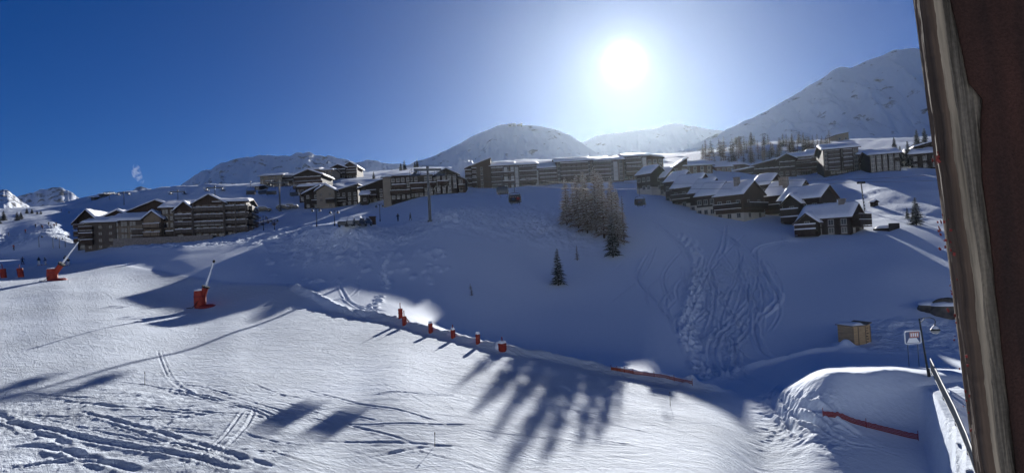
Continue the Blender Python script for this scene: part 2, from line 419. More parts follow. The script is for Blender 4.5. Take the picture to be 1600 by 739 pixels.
# many faint ski tracks over the groomed piste
rk = random.Random(17)
for i in range(46):
    x0, y0 = rk.uniform(-40, 900), rk.uniform(430, 700)
    if y0 < 470 + max(0, x0 - 300) * .16: y0 = 480 + max(0, x0 - 300) * .2 + rk.uniform(0, 160)
    if y0 > 735: continue
    dx = rk.uniform(120, 330); sl = rk.uniform(-.06, .34)
    groove([(x0, y0), (x0 + dx * .5, y0 + dx * .5 * sl + rk.uniform(-8, 8)), (x0 + dx, y0 + dx * sl)], rk.uniform(.015, .04), rk.uniform(.06, .10), .8, .4, 300 + i)
# footprint trails
def footprints(pix, depth=.16, step=.75, sz=.2, seed=1, jit=.25):
    r = random.Random(seed); q = smooth_poly(pix, 10)
    acc_ = 0.0
    pts = []
    for a, b in zip(q[:-1], q[1:]):
        ln = np.hypot(*(b - a)); u = 0
        while acc_ + ln - u >= step and u < ln:
            u += step - acc_ if acc_ else step; acc_ = 0
            if u > ln: break
            pts.append(a + (b - a) * u / ln)
    for p in pts:
        p = p + np.array([r.uniform(-jit, jit), r.uniform(-jit, jit)])
        sel = (np.abs(X - p[0]) < sz * 5) & (np.abs(Y - p[1]) < sz * 5)
        d2 = ((X[sel] - p[0]) ** 2 + (Y[sel] - p[1]) ** 2)
        dd = np.sqrt(d2)
        Z[sel] += -depth * np.exp(-d2 / sz ** 2) + .5 * depth * np.exp(-((dd - 2 * sz) / (sz * .8)) ** 2)
footprints([(582, 488), (592, 465), (605, 450), (598, 425), (606, 400)], .2, .7, .26, 3, .3)
footprints([(1062, 365), (1085, 400), (1090, 430), (1080, 470), (1072, 520), (1085, 560), (1098, 592)], .3, .55, .3, 4, .35)
footprints([(1070, 365), (1092, 400), (1096, 430), (1085, 480), (1078, 530), (1092, 570), (1104, 596)], .25, .6, .3, 5, .4)
footprints([(1395, 576), (1420, 578), (1450, 584)], .2, .6, .22, 8, .2)
footprints([(1380, 571), (1420, 573), (1460, 577)], .2, .7, .22, 9, .25)
ridge([(1300, 532), (1330, 547), (1372, 547)], .45, .8, .5, 18)
# ski tracks down the gully slope, looping and crossing
def gtrack(a, b, c, seed):
    groove([a, b, c], rng.uniform(.05, .13), rng.uniform(.08, .15), .9, .8, seed)
for i in range(40):
    y0 = rng.uniform(375, 470); x0 = rng.uniform(1090, 1200) if y0 > 400 else rng.uniform(1100, 1190)
    y2 = min(600, y0 + rng.uniform(40, 150)); x2 = x0 + rng.uniform(-85, 70)
    if y2 > 530: x2 = min(max(x2, 1105), 1190)
    else: x2 = min(max(x2, 1060), 1215)
    gtrack((x0, y0), ((x0 + x2) / 2 + rng.uniform(-45, 45), (y0 + y2) / 2), (x2, y2), 100 + i)
for i in range(14):
    x0 = rng.uniform(1010, 1230); y0 = rng.uniform(355, 470); x2 = x0 + rng.uniform(-90, 80); y2 = y0 + rng.uniform(40, 120)
    groove([(x0, y0), ((x0 + x2) / 2 + rng.uniform(-30, 30), (y0 + y2) / 2), (x2, y2)], rng.uniform(.08, .16), rng.uniform(.10, .16), .8, .5, 170 + i)
for pl in ([(1188, 405), (1190, 420), (1212, 455), (1210, 480), (1180, 500)], [(1190, 412), (1203, 445), (1218, 468), (1196, 492)],
           [(1180, 500), (1182, 525), (1192, 548), (1212, 560)], [(1125, 510), (1108, 545), (1115, 580), (1132, 596)],
           [(1130, 515), (1116, 548), (1122, 578), (1140, 592)], [(1145, 520), (1150, 560), (1140, 590)], [(1100, 350), (1140, 372), (1160, 390)],
           [(1176, 402), (1190, 386), (1225, 378), (1262, 376)], [(1038, 362), (1062, 382), (1080, 412)], [(1020, 345), (1045, 365), (1075, 385)],
           [(1136, 350), (1132, 380), (1126, 400)], [(1000, 330), (1060, 345), (1110, 360)]):
    groove(pl, .22, .2, .9, .6, 7)
mess = sstep(1055, 1085, sg) * (1 - sstep(1190, 1218, sg)) * sstep(395, 425, pyg) * (1 - sstep(585, 605, pyg)) * (KG > 3.7) * (KG < 7)
mess *= 1 - 0.85 * sstep(1150, 1185, sg) * sstep(470, 500, pyg)
mess *= sstep(-.1, .25, fbm(X * .22, Y * .22, 4, 77) + .08)
Z += mess * (.34 * fbm(X * 1.5, Y * .9, 4, 71, .65))
# churned track area round the hut, and the ploughed heap on the right slope
m2 = sstep(1330, 1375, sg) * sstep(492, 505, pyg) * (1 - sstep(545, 560, pyg)) * (KG > 3.4) * (KG < 7)
Z += m2 * .5 * fbm(X * .9, Y * .9, 4, 81)
m3 = sstep(1160, 1210, sg) * (1 - sstep(1300, 1340, sg)) * sstep(600, 620, pyg) * (1 - sstep(690, 720, pyg)) * (KG < 3.4)
Z += m3 * .35 * fbm(X * 1.2, Y * 1.2, 3, 91)
for i in range(14):
    o = i * 4.5
    groove([(1215 - o * .1, 618 + o * .5), (1240 + o, 632 + o * .75), (1300 + o * 1.2, 652 + o * .8), (1370 + o, 680 + o * .7)], .07, .12, .6, .4, 200 + i)
for i in range(8):
    groove([(1225 + i * 4, 595 + i * 3), (1205 + i * 4, 622 + i * 5), (1215 + i * 5, 655 + i * 4)], .10, .14, .7, .4, 230 + i)
# lumps of broken snow on the slope below the heaps
for i in range(90):
    px, py = rng.uniform(420, 700), rng.uniform(385, 442)
    x, y, z = gxy(px, py); s_ = rng.uniform(.25, .6)
    sel = (np.abs(X - x) < 2) & (np.abs(Y - y) < 2)
    ry = s_ * rng.uniform(1.2, 2.6)
    Z[sel] += s_ * .5 * np.exp(-((X[sel] - x) / s_) ** 2 - ((Y[sel] - y) / ry) ** 2) * (1 + 1.2 * fbm(X[sel] * 2.5, Y[sel] * 1.5, 3, i))
crumb = np.clip(0.22 * sstep(0.3, 1, KG) + 1.0 * bank + .9 * rough_l + .9 * mess + .6 * m2 + .5 * m3 + .8 * upb, 0, 1)
crumb *= 1 - .75 * groom * (1 - np.clip(rough_l, 0, 1))
smoothbowl = sstep(3.9, 4.3, KG) * (1 - sstep(6.3, 6.9, KG)) * (sg > 560)
crumb *= 1 - .8 * smoothbowl * (1 - mess) * (1 - m2)

# ground under the balcony, plus an unseen slope behind added to bounce sunlight, as more rows of the same sheet
back = []
for yy, zz in ((-620, 150), (-520, 128), (-420, 98), (-320, 70), (-230, 44), (-150, 22), (-90, 8), (-50, 0), (-12, -2.2)):
    xs = np.interp(np.arange(NC), [0, NC - 1], [-420, 480])
    back.append(np.stack([xs, np.full(NC, yy), CAM[2] - 8.2 + zz * 1.25 + (8 * fbm(xs * .01, xs * 0 + yy, 3, 5) if yy < -60 else 0 * xs)], 1))
NB = len(back)
Vt = np.concatenate([np.array(back), np.stack([X, Y, Z], -1)], 0)
me = mesh_from('ground', Vt.reshape(-1, 3), grid_faces(NR + NB, NC), [MATS['snow_ground']], True)
for nm, arr in (('groom', groom), ('crumb', crumb)):
    a_ = me.attributes.new(nm, 'FLOAT', 'POINT')
    a_.data.foreach_set('value', np.concatenate([np.zeros(NB * NC), arr.ravel()]).astype(np.float32))
ground = tag(link('ground', me), kind='structure')
bpy.context.view_layer.update()

def hit(px, py):
    """ground point seen at a pixel, and its depth"""
    for k_ in range(40):                       # a foot hidden just behind a crest is set on the crest
        d_ = ray(px, py + k_); d_ = d_ / np.linalg.norm(d_)
        ok, loc, nr, ix = ground.ray_cast(Vector(CAM + d_ * 3), Vector(d_))
        if ok: break
    return np.array(loc), float((np.array(loc) - CAM) @ fwd)
def drop(x, y, zdef=0.0):
    ok, loc, nr, ix = ground.ray_cast(Vector((x, y, 600)), Vector((0, 0, -1)))
    return loc[2] if ok else zdef
def sharp(px, d):
    """world point at a pixel column and chosen depth, on the ground"""
    p = unproj([px], [hz(px)], [d])[0]
    p[2] = drop(p[0], p[1]); return p

# ------------------------------------------------------------------ mountains
def mountain(name, sky_pts, d_top, d_foot, foot_py, rock=0.0, amp=1.0, seed=1, back=600, crag=1.0):
    sp = np.array(sky_pts, float)
    x0, x1 = sp[0, 0], sp[-1, 0]
    nc = int(max(60, (x1 - x0) / 1.6)); q = np.linspace(x0, x1, nc)
    top = np.interp(q, sp[:, 0], sp[:, 1])
    ker = np.array([1, 2, 3, 2, 1]) / 9.0
    top = np.convolve(np.pad(top, 2, 'edge'), ker, 'valid')
    top += 5.0 * crag * fbm(q * .045, q * 0 + seed, 6, seed, .62)
    nr = 110
    t = np.linspace(0, 1, nr)[:, None]
    ft = np.full(nc, foot_py) if np.isscalar(foot_py) else np.interp(q, [x0, x1], foot_py)
    ft = np.maximum(ft, top + 4)
    py = ft[None] + (top - ft)[None] * t ** 1.08
    dep = d_top - np.minimum(d_top - d_foot, (ft - top) / FPX * d_top * 2.3)[None] * (1 - t)
    Pm = unproj(np.broadcast_to(q[None], py.shape), py, dep).reshape(nr, nc, 3)
    u = Pm[..., 0] / d_top * 14; v = Pm[..., 1] / d_top * 9
    rd = 1 - np.abs(2 * fbm(u * 1.2, v * .5, 5, seed + 3, .55)) * 1.6
    env = np.sin(np.pi * np.clip(t, 0, 1)) ** .6 * (1 - t ** 6)
    hgt = (Pm[-1, :, 2] - Pm[0, :, 2])[None]
    Pm[..., 2] += amp * hgt * env * (.24 * (rd - .6) + .16 * fbm(u * 3, v * 1.5, 5, seed + 9, .6))
    # back of the mountain
    bk = []
    for s_, dz in ((.25, .12), (.6, .45), (1, 1.0)):
        B = Pm[-1].copy(); dirn = B - CAM; dirn[:, 2] = 0; dirn /= np.linalg.norm(dirn, axis=1)[:, None]
        B += dirn * back * s_; B[:, 2] -= hgt[0] * dz; bk.append(B)
    Vm = np.concatenate([Pm, np.array(bk)], 0)
    me_ = mesh_from(name, Vm.reshape(-1, 3), grid_faces(nr + 3, nc), [MATS['mountain']], True)
    a_ = me_.attributes.new('rock', 'FLOAT', 'POINT')
    rk = rock * (0.25 + 0.9 * t) * np.ones((1, nc)) + .12 * (fbm(u * 2, v * 2, 3, seed + 20))
    a_.data.foreach_set('value', np.concatenate([rk.ravel(), np.zeros(3 * nc)]).astype(np.float32))
    return tag(link(name, me_), kind='structure')
mountain('mountain', [(-300, 330), (-120, 300), (-40, 298), (0, 297), (16, 297), (30, 311), (48, 324), (70, 345)], 2300, 1500, 352, .10, 1.3, 5, crag=1.9)
mountain('mountain', [(-40, 350), (10, 318), (35, 305), (50, 300), (68, 297), (85, 294), (98, 296), (112, 300), (128, 312), (140, 322), (160, 340)], 2700, 1700, 352, .09, 1.3, 8, crag=1.9)
mountain('mountain', [(150, 340), (185, 319), (198, 308), (206, 298), (213, 293), (221, 291), (229, 293), (238, 299), (249, 307), (262, 315), (300, 335)], 1900, 1300, 345, .10, 1.3, 12, crag=1.4)
mountain('mountain', [(215, 330), (262, 301), (280, 289), (300, 276), (330, 264), (345, 253), (370, 249), (380, 247), (395, 243), (404, 241), (436, 242), (455, 242), (464, 238), (483, 238), (496, 242), (519, 243.5), (534, 249), (554, 254), (573, 249), (586, 251), (614, 256), (637, 258), (660, 262), (720, 275), (760, 300)], 2000, 1300, (325, 296), .05, 1.3, 15, crag=2.2)
mountain('mountain', [(560, 300), (600, 273), (630, 262), (652, 252), (676, 246), (690, 238), (720, 224), (745, 210), (765, 202), (785, 195), (800, 194), (830, 196), (850, 198), (870, 204), (891, 212), (910, 224), (927, 236), (950, 252), (990, 280)], 1500, 980, (298, 282), -.01, 1.0, 19)
mountain('mountain', [(820, 270), (880, 232), (940, 212), (975, 207), (1004, 203), (1030, 199), (1053, 194), (1078, 197), (1126, 204), (1160, 215), (1250, 260)], 2300, 1650, (290, 275), -.01, .9, 23)
mountain('mountain', [(1040, 250), (1100, 219), (1132, 204), (1160, 191), (1185, 180), (1232, 155), (1280, 126), (1300, 112), (1312, 106), (1329, 106), (1350, 98), (1380, 86), (1400, 79), (1434, 77), (1500, 74), (1560, 90), (1650, 120), (1800, 190), (1950, 260)], 1300, 900, (275, 232), .02, 1.0, 27)
# ------------------------------------------------------------------ the bright mountain air: one closed box of even haze
hb = bmesh.new(); bmesh.ops.create_cube(hb, size=1.0)
for v in hb.verts: v.co = Vector((v.co.x * 9000, 1600 + v.co.y * 5000, -22 + (v.co.z + .5) * 440))
hme = bpy.data.meshes.new('haze'); hb.to_mesh(hme); hb.free()
hm = bpy.data.materials.new('haze_air'); hm.use_nodes = True
ht = hm.node_tree; ht.nodes.clear()
ho = ht.nodes.new('ShaderNodeOutputMaterial'); hv = ht.nodes.new('ShaderNodeVolumePrincipled')
hv.inputs['Density'].default_value = 1.6e-5; hv.inputs['Color'].default_value = (0.78, 0.91, 1.0, 1); hv.inputs['Anisotropy'].default_value = 0.8
ht.links.new(hv.outputs[0], ho.inputs['Volume']); hme.materials.append(hm)
tag(link('haze', hme), kind='stuff')
# ------------------------------------------------------------------ building kit
simple('dark_wood', (0.024, 0.016, 0.012), .75, noise=.35, scale=1.2, bump=.02, stretch=(6, 6, .5))
simple('brown_wood', (0.055, 0.033, 0.022), .75, noise=.3, scale=1.2, bump=.02, stretch=(6, 6, .5))
simple('grey_wood', (0.11, 0.09, 0.073), .8, noise=.25, scale=1.2, bump=.02, stretch=(6, 6, .5))
simple('pale_timber', (0.22, 0.165, 0.11), .8, noise=.2, scale=1.5, bump=.01, stretch=(5, 5, .6))
simple('plaster', (0.44, 0.405, 0.35), .85, noise=.12, scale=.6)
simple('beige_render', (0.26, 0.215, 0.16), .85, noise=.12, scale=.5)
simple('stone', (0.24, 0.21, 0.18), .85, noise=.35, scale=2.5, bump=.04)
simple('fascia', (0.05, 0.033, 0.024), .7, noise=.3, scale=2)
simple('white_panel', (0.5, 0.5, 0.5), .7, noise=.06, scale=1)
simple('frame_white', (0.36, 0.34, 0.31), .6)
simple('frame_brown', (0.10, 0.06, 0.04), .6)
simple('glass', (0.02, 0.025, 0.035), .06, spec=.6)
simple('roof_snow', (0.87, 0.88, 0.90), .65, spec=.2, noise=.03, scale=2, bump=.06)
simple('dark_metal', (0.05, 0.055, 0.06), .5, metal=.6)
simple('steel', (0.32, 0.34, 0.36), .45, metal=.7, noise=.1, scale=4)
M = MATS
ST, CT = math.sin(ROLL), math.cos(ROLL)

class MB:
    """collects shapes that become ONE mesh"""
    def __init__(s): s.v = []; s.f = []; s.m = []
    def add(s, vs, fs, mat=0):
        n = len(s.v); s.v += [tuple(v) for v in vs]; s.f += [tuple(i + n for i in f) for f in fs]; s.m += [mat] * len(fs)
        return s
    def box(s, x0, x1, y0, y1, z0, z1, mat=0):
        return s.add([(x0,y0,z0),(x1,y0,z0),(x1,y1,z0),(x0,y1,z0),(x0,y0,z1),(x1,y0,z1),(x1,y1,z1),(x0,y1,z1)],
                     [(0,3,2,1),(4,5,6,7),(0,1,5,4),(1,2,6,5),(2,3,7,6),(3,0,4,7)], mat)
    def prism(s, poly, a0, a1, axis='y', mat=0):
        """closed outline in (x,z) pushed along y, or in (y,z) pushed along x"""
        n = len(poly)
        if axis == 'y': vs = [(p[0], a0, p[1]) for p in poly] + [(p[0], a1, p[1]) for p in poly]
        else: vs = [(a0, p[0], p[1]) for p in poly] + [(a1, p[0], p[1]) for p in poly]
        fs = [tuple(range(n)), tuple(range(2 * n - 1, n - 1, -1))] + [(i, i + n, (i + 1) % n + n, (i + 1) % n) for i in range(n)]
        return s.add(vs, fs, mat)
    def tube(s, a, b, r0, r1=None, n=8, mat=0, cap=True):
        a, b = Vector(a), Vector(b); r1 = r0 if r1 is None else r1
        q = (b - a).to_track_quat('Z', 'Y')
        vs = []
        for c, r in ((a, r0), (b, r1)):
            vs += [c + q @ Vector((r * math.cos(2 * math.pi * i / n), r * math.sin(2 * math.pi * i / n), 0)) for i in range(n)]
        fs = [(i, (i + 1) % n, (i + 1) % n + n, i + n) for i in range(n)]
        if cap: fs += [tuple(range(n - 1, -1, -1)), tuple(range(n, 2 * n))]
        return s.add(vs, fs, mat)
    def path(s, pts, r, n=8, mat=0):
        for a, b in zip(pts[:-1], pts[1:]): s.tube(a, b, r, r, n, mat)
        return s
    def lathe(s, prof, n=12, c=(0, 0, 0), mat=0):
        vs = []
        for r, z in prof: vs += [(c[0] + r * math.cos(2 * math.pi * i / n), c[1] + r * math.sin(2 * math.pi * i / n), c[2] + z) for i in range(n)]
        fs = []
        for k in range(len(prof) - 1):
            fs += [(k * n + i, k * n + (i + 1) % n, (k + 1) * n + (i + 1) % n, (k + 1) * n + i) for i in range(n)]
        fs += [tuple(range(n - 1, -1, -1)), tuple(range((len(prof) - 1) * n, len(prof) * n))]
        return s.add(vs, fs, mat)
    def mesh(s, name, mats, smooth=False):
        me_ = bpy.data.meshes.new(name); me_.from_pydata(s.v, [], s.f)
        for m_ in mats: me_.materials.append(M[m_] if isinstance(m_, str) else m_)
        me_.polygons.foreach_set('material_index', s.m)
        if smooth: me_.polygons.foreach_set('use_smooth', [True] * len(s.f))
        bm = bmesh.new(); bm.from_mesh(me_); bmesh.ops.recalc_face_normals(bm, faces=bm.faces); bm.to_mesh(me_); bm.free()
        return me_
    def build(s, name, mats, parent=None, smooth=False):
        return link(name, s.mesh(name, mats, smooth), parent)
def empty(name, loc, rz=0.0):
    o = bpy.data.objects.new(name, None); COL.objects.link(o); o.location = loc; o.rotation_euler.z = rz
    o.empty_display_size = 0.5
    return o

def snow_sheet(profile, a0, a1, axis, thick, seed, edge=.35):
    """a snow layer lying on a roof line: profile in (across, z), pushed along the ridge, edges rounded, depth uneven"""
    pr = [np.array(p, float) for p in profile]
    us, pts = [], []
    tot = sum(np.hypot(*(b - a)) for a, b in zip(pr[:-1], pr[1:])); run = 0
    for a, b in zip(pr[:-1], pr[1:]):
        ln = np.hypot(*(b - a)); n = max(5, int(ln / .5))
        for t in np.linspace(0, 1, n, endpoint=False): pts.append(a + (b - a) * t); us.append(run + ln * t)
        run += ln
    pts.append(pr[-1]); us.append(tot)
    pts, us = np.array(pts), np.array(us)
    nv = max(8, int(abs(a1 - a0) / .5)); vs_ = np.linspace(a0, a1, nv)
    U, Vv = np.meshgrid(us, vs_, indexing='ij')
    du = np.minimum(U, tot - U); dv = np.minimum(Vv - a0, a1 - Vv)
    e = np.clip(np.minimum(du, dv) / edge, 0, 1); e = np.sqrt(1 - (1 - e) ** 2)
    t = thick * (.05 + .95 * e) * (1 + .9 * fbm(U * .45 + seed, Vv * .45, 3, seed))
    A = pts[:, 0][:, None] + 0 * U
    # a wavy eave
    wob = .22 * fbm(Vv * .5 + seed * 3.1, U * 0, 2, seed + 5)
    A = A + np.where(U < .01, -np.abs(wob), 0) + np.where(U > tot - .01, np.abs(wob), 0)
    Zs = pts[:, 1][:, None] + t
    Zb = pts[:, 1][:, None] + 0.004 + 0 * t
    nu = len(us)
    top = np.stack([A, Vv, Zs], -1) if axis == 'y' else np.stack([Vv, A, Zs], -1)
    bot = np.stack([A, Vv, Zb], -1) if axis == 'y' else np.stack([Vv, A, Zb], -1)
    f = grid_faces(nu, nv)
    ring = [i * nv for i in range(nu)] + [(nu - 1) * nv + j for j in range(1, nv)] + [i * nv + nv - 1 for i in range(nu - 2, -1, -1)] + [j for j in range(nv - 2, 0, -1)]
    nb = nu * nv
    side = np.array([[a, b, b + nb, a + nb] for a, b in zip(ring, ring[1:] + ring[:1])])
    return np.concatenate([top.reshape(-1, 3), bot.reshape(-1, 3)]), np.concatenate([f, side])

WIN = {}
def window_mesh(wd, ht, frame):
    k = (round(wd, 1), round(ht, 1), frame)
    if k not in WIN:
        b = MB(); w2, t = k[0] / 2, .09
        b.box(-w2, -w2 + t, -.06, .0, 0, k[1]).box(w2 - t, w2, -.06, 0, 0, k[1]).box(-w2 + t, w2 - t, -.06, 0, 0, t).box(-w2 + t, w2 - t, -.06, 0, k[1] - t, k[1])
        b.box(-.03, .03, -.055, 0, t, k[1] - t)
        b.box(-w2 + t, -.03, -.02, 0, t, k[1] - t, 1).box(.03, w2 - t, -.02, 0, t, k[1] - t, 1)
        b.box(-w2 - .08, w2 + .08, -.14, 0, -.07, 0)
        WIN[k] = b.mesh('window', [frame, 'glass'])
    return WIN[k]
BSEED = [10]
def block(root, x, z, y0, W, D, he, hr, roof='gx', wall='dark_wood', base=None, base_h=0, st=3, bays=3, sbays=0, win=(1.0, 1.2), frame='frame_white',
          balc=(), sbalc=(), over=.7, thick=.5, skip=(), panels=(), chim=(), posts=(), deep=5.0, rail='dark_wood', rside=0, snow=True):
    """one volume of a building in the building's own space: centre x, foot z, front face y0, width, depth, eave and ridge height"""
    BSEED[0] += 1; sd_ = BSEED[0]; rg = random.Random(sd_)
    x0, x1, y1 = x - W / 2, x + W / 2, y0 + D
    ze, zr, zb = z + he, z + hr, z - deep
    b = MB()
    if roof == 'gy':
        b.prism([(x0, zb), (x1, zb), (x1, ze), (x, zr), (x0, ze)], y0, y1, 'y')
        prof = [(x0 - over, ze - over * (zr - ze) / (W / 2)), (x, zr), (x1 + over, ze - over * (zr - ze) / (W / 2))]; ax = 'y'
    elif roof == 'gx':
        ym = (y0 + y1) / 2
        b.prism([(y0, zb), (y1, zb), (y1, ze), (ym, zr), (y0, ze)], x0, x1, 'x')
        sl = (zr - ze) / (D / 2)
        prof = [(y0 - over, ze - over * sl), (ym, zr), (y1 + over, ze - over * sl)]; ax = 'x'
    elif roof in ('mr', 'ml'):
        sl = (zr - ze) / W; s_ = 1 if roof == 'mr' else -1
        zl, zrr = (ze, zr) if s_ > 0 else (zr, ze)
        b.prism([(x0, zb), (x1, zb), (x1, zrr), (x0, zl)], y0, y1, 'y')
        prof = [(x0 - over, zl - over * sl * s_), (x1 + over * .5, zrr + over * .5 * sl * s_)]; ax = 'y'
    else:
        b.box(x0, x1, y0, y1, zb, ze); prof = [(x0 - over * .4, ze), (x1 + over * .4, ze)]; ax = 'y'
    b.build('wall', [wall], root)
    a0, a1 = (y0 - over, y1 + over) if ax == 'y' else (x0 - over, x1 + over)
    r = MB(); th = .22
    up_ = [(p[0], p[1] + th + .01) for p in prof]; dn = [(p[0], p[1] + .01) for p in reversed(prof)]
    r.prism(up_ + dn, a0, a1, ax)
    rf = r.build('roof', ['fascia'], root)
    if snow:
        V_, F_ = snow_sheet(up_, a0 - .05, a1 + .05, ax, thick, sd_)
        link('snow_cover', mesh_from('snow_cover', V_, F_, [M['roof_snow']], True), rf)
    for (cx, cy) in chim:
        c = MB(); px_, py_ = x0 + W * cx, y0 + D * cy
        zt = max(zr, ze) + 1.0
        c.box(px_ - .45, px_ + .45, py_ - .45, py_ + .45, ze, zt).box(px_ - .55, px_ + .55, py_ - .55, py_ + .55, zt, zt + .12)
        c.build('chimney', ['stone'], rf)
    if base and base_h > 0:
        c = MB(); c.box(x0 - .06, x1 + .06, y0 - .06, y1 + .06, zb - .1, z + base_h); c.build('base_wall', [base], root)
    sh = (he - .3) / max(st, 1)
    for k in range(st):
        for i in range(bays):
            if (k, i) in skip or rg.random() < .08: continue
            wx = x0 + W * (i + .5) / bays
            o = link('window', window_mesh(*win, frame), root, (wx, y0 - (.065 if base_h > k * sh + .5 else .005), z + k * sh + max(.35, (sh - win[1]) * .5)))
        for i in range(sbays):
            if rg.random() < .1: continue
            wy = y0 + D * (i + .5) / sbays; s_ = -1 if rside == 0 else 1
            pad = .065 if base_h > k * sh + .5 else .005
            o = link('window', window_mesh(*win, frame), root, ((x0 - pad) if s_ < 0 else (x1 + pad), wy, z + k * sh + max(.35, (sh - win[1]) * .5)))
            o.rotation_euler.z = -math.pi / 2 if s_ < 0 else math.pi / 2
    def balcony(kz, a, bb, face, dep=1.3):
        zf = z + kz * sh + .05
        bl = MB(); cap = MB()
        if face == 'f':
            xa, xb = x0 + W * a, x0 + W * bb
            bl.box(xa, xb, y0 - dep, y0 - .003, zf - .2, zf, 0)
            bl.box(xa, xb, y0 - dep, y0 - dep + .08, zf + .12, zf + 1.0, 1)
            bl.box(xa, xa + .08, y0 - dep + .08, y0 - .003, zf + .12, zf + 1.0, 1).box(xb - .08, xb, y0 - dep + .08, y0 - .003, zf + .12, zf + 1.0, 1)
            for q in range(int((xb - xa) / 1.6) + 1): bl.box(xa + q * 1.6, xa + q * 1.6 + .1, y0 - dep - .03, y0 - dep - .002, zf - .2, zf + 1.05, 0)
            cap.box(xa - .04, xb + .04, y0 - dep - .06, y0 - dep + .16, zf + 1.0, zf + 1.05 + .10 * rg.random())
            if rg.random() < .3: cap.box(xa + .1, xb - .1, y0 - dep + .2, y0 - .1, zf + .002, zf + .35)
        else:
            ya, yb = y0 + D * a, y0 + D * bb; xx = x0 if rside == 0 else x1; s_ = -1 if rside == 0 else 1
            xo = xx + s_ * dep; lo, hi = sorted((xo, xx + s_ * .003)); lo2, hi2 = sorted((xo, xo - s_ * .08))
            bl.box(lo, hi, ya, yb, zf - .2, zf, 0); bl.box(lo2, hi2, ya, yb, zf + .12, zf + 1.0, 1)
            bl.box(lo + .09, hi - .003 if s_ < 0 else hi, ya, ya + .08, zf + .12, zf + 1, 1)
            cap.box(lo2 - .05, hi2 + .05, ya - .04, yb + .04, zf + 1.0, zf + 1.05 + .1 * rg.random())
            if rg.random() < .5: cap.box(lo + .15, hi - .1, ya + .1, yb - .1, zf + .002, zf + .3)
        o = bl.build('balcony', ['fascia', rail], root)
        cap.build('snow_cap', ['roof_snow'], o)
    for t in balc: balcony(t[0], t[1], t[2], 'f', *(t[3:] or ()))
    for t in sbalc: balcony(t[0], t[1], t[2], 's', *(t[3:] or ()))
    for t in posts:
        c = MB(); xx = x0 + W * t
        c.box(xx - .14, xx + .14, y0 - 1.45, y0 - 1.2, zb, ze - .1); c.build('post', ['grey_wood' if wall != 'dark_wood' else 'fascia'], root)
    for (a, bb, ka, kb) in panels:
        c = MB(); c.box(x0 + W * a, x0 + W * bb, y0 - .05, y0 - .002, z + ka * sh, z + kb * sh); c.build('facade_panel', ['white_panel'], root)

class Bld:
    """a building whose blocks are measured in photograph pixels and turned into metres at its distance"""
    def __init__(s, name, px, py, label, cat='building', group=None, yaw=0.0, d=None):
        if d is None: s.p, s.d = hit(px, py)
        else: s.p = unproj([px], [py], [d])[0]; s.d = d
        s.px, s.py, s.k = px, py, s.d / FPX
        s.root = tag(empty(name, s.p, yaw), label, cat, group)
    def xz(s, px, py):
        u, v = (px - s.px), (s.py - py)
        return (u * CT + v * ST) * s.k, (-u * ST + v * CT) * s.k
    def blk(s, pc, pb, w, he, hr, roof='gx', yo=0.0, D=11.0, **k):
        x, z = s.xz(pc, pb)
        block(s.root, x, z, yo, w * s.k, D, he * s.k, hr * s.k, roof, **k)
        return s
# ------------------------------------------------------------------ the village
# large timber residence on the left
YL = .24
rb = tuple((k, .06, .94) for k in (1, 2, 3))
b = Bld('apartment_building', 282, 378, 'large timber and stone residence with many gabled snowy roofs behind the piste on the left', 'apartment building', None, YL)
b.blk(222, 385, 72, 40, 51, 'gx', 0, 13, wall='grey_wood', base='beige_render', base_h=5.2, st=4, bays=6, win=(1.5, 1.3), frame='frame_brown', balc=((1, .42, .98), (2, .42, .95)), rail='grey_wood')
b.blk(246, 383.5, 24, 41, 51, 'gy', -1.6, 8, wall='pale_timber', st=3, bays=2, win=(1.5, 1.3), frame='frame_brown', balc=((1, .02, .98), (2, .02, .98)), rail='pale_timber', over=.5)
b.blk(234, 383, 112, 50, 73, 'gy', 9, 18, wall='brown_wood', st=4, bays=7, frame='frame_brown', balc=((3, .1, .9),), thick=.4)
b.blk(288, 377.5, 66, 54, 65, 'gx', .8, 14, wall='grey_wood', base='beige_render', base_h=7, st=5, bays=6, win=(1.5, 1.3), frame='frame_brown', balc=((1, .1, .95), (3, .55, .95)), rail='grey_wood')
b.blk(290, 377, 27, 48, 60, 'gy', -.9, 8, wall='brown_wood', st=4, bays=2, win=(1.6, 1.4), frame='frame_brown', balc=((1, .02, .98), (2, .02, .98), (3, .02, .98)), posts=(.02, .98), rail='grey_wood', over=.5)
b.blk(326, 374.5, 46, 57, 70, 'gy', -.6, 15, wall='brown_wood', base='beige_render', base_h=3, st=5, bays=4, win=(1.5, 1.4), frame='frame_brown', balc=((1, .02, .98), (2, .02, .98), (3, .02, .98), (4, .02, .98)), posts=(.02, .98), rail='grey_wood', over=.6)
b.blk(358, 372, 44, 58, 64, 'gx', .2, 14, wall='brown_wood', base='stone', base_h=3.2, st=5, bays=4, win=(1.5, 1.4), frame='frame_brown', rside=1, sbays=2, sbalc=tuple((k, .05, .9) for k in (1, 2, 3, 4)), balc=((1, .3, 1.06), (2, .3, 1.06), (3, .3, 1.08), (4, .3, 1.08)), posts=(.3, .65, 1.0), rail='grey_wood', over=.9)
c = MB()
for t0, t1, zz in ((-14, 8, 1.3),): c.box(t0, t1, -3.2, -2.6, -5, zz)
c.build('terrace_wall', ['stone'], b.root)
b = Bld('apartment_building', 152, 391, 'narrow dark timber residence with stepped roofs at the far left end of the big residence', 'apartment building', None, YL)
b.blk(157, 391, 44, 43, 51, 'gx', 0, 12, wall='grey_wood', st=4, bays=3, win=(.9, .9), frame='frame_brown', balc=((1, -.12, .3), (2, -.12, .3), (3, -.12, .3)), rail='brown_wood')
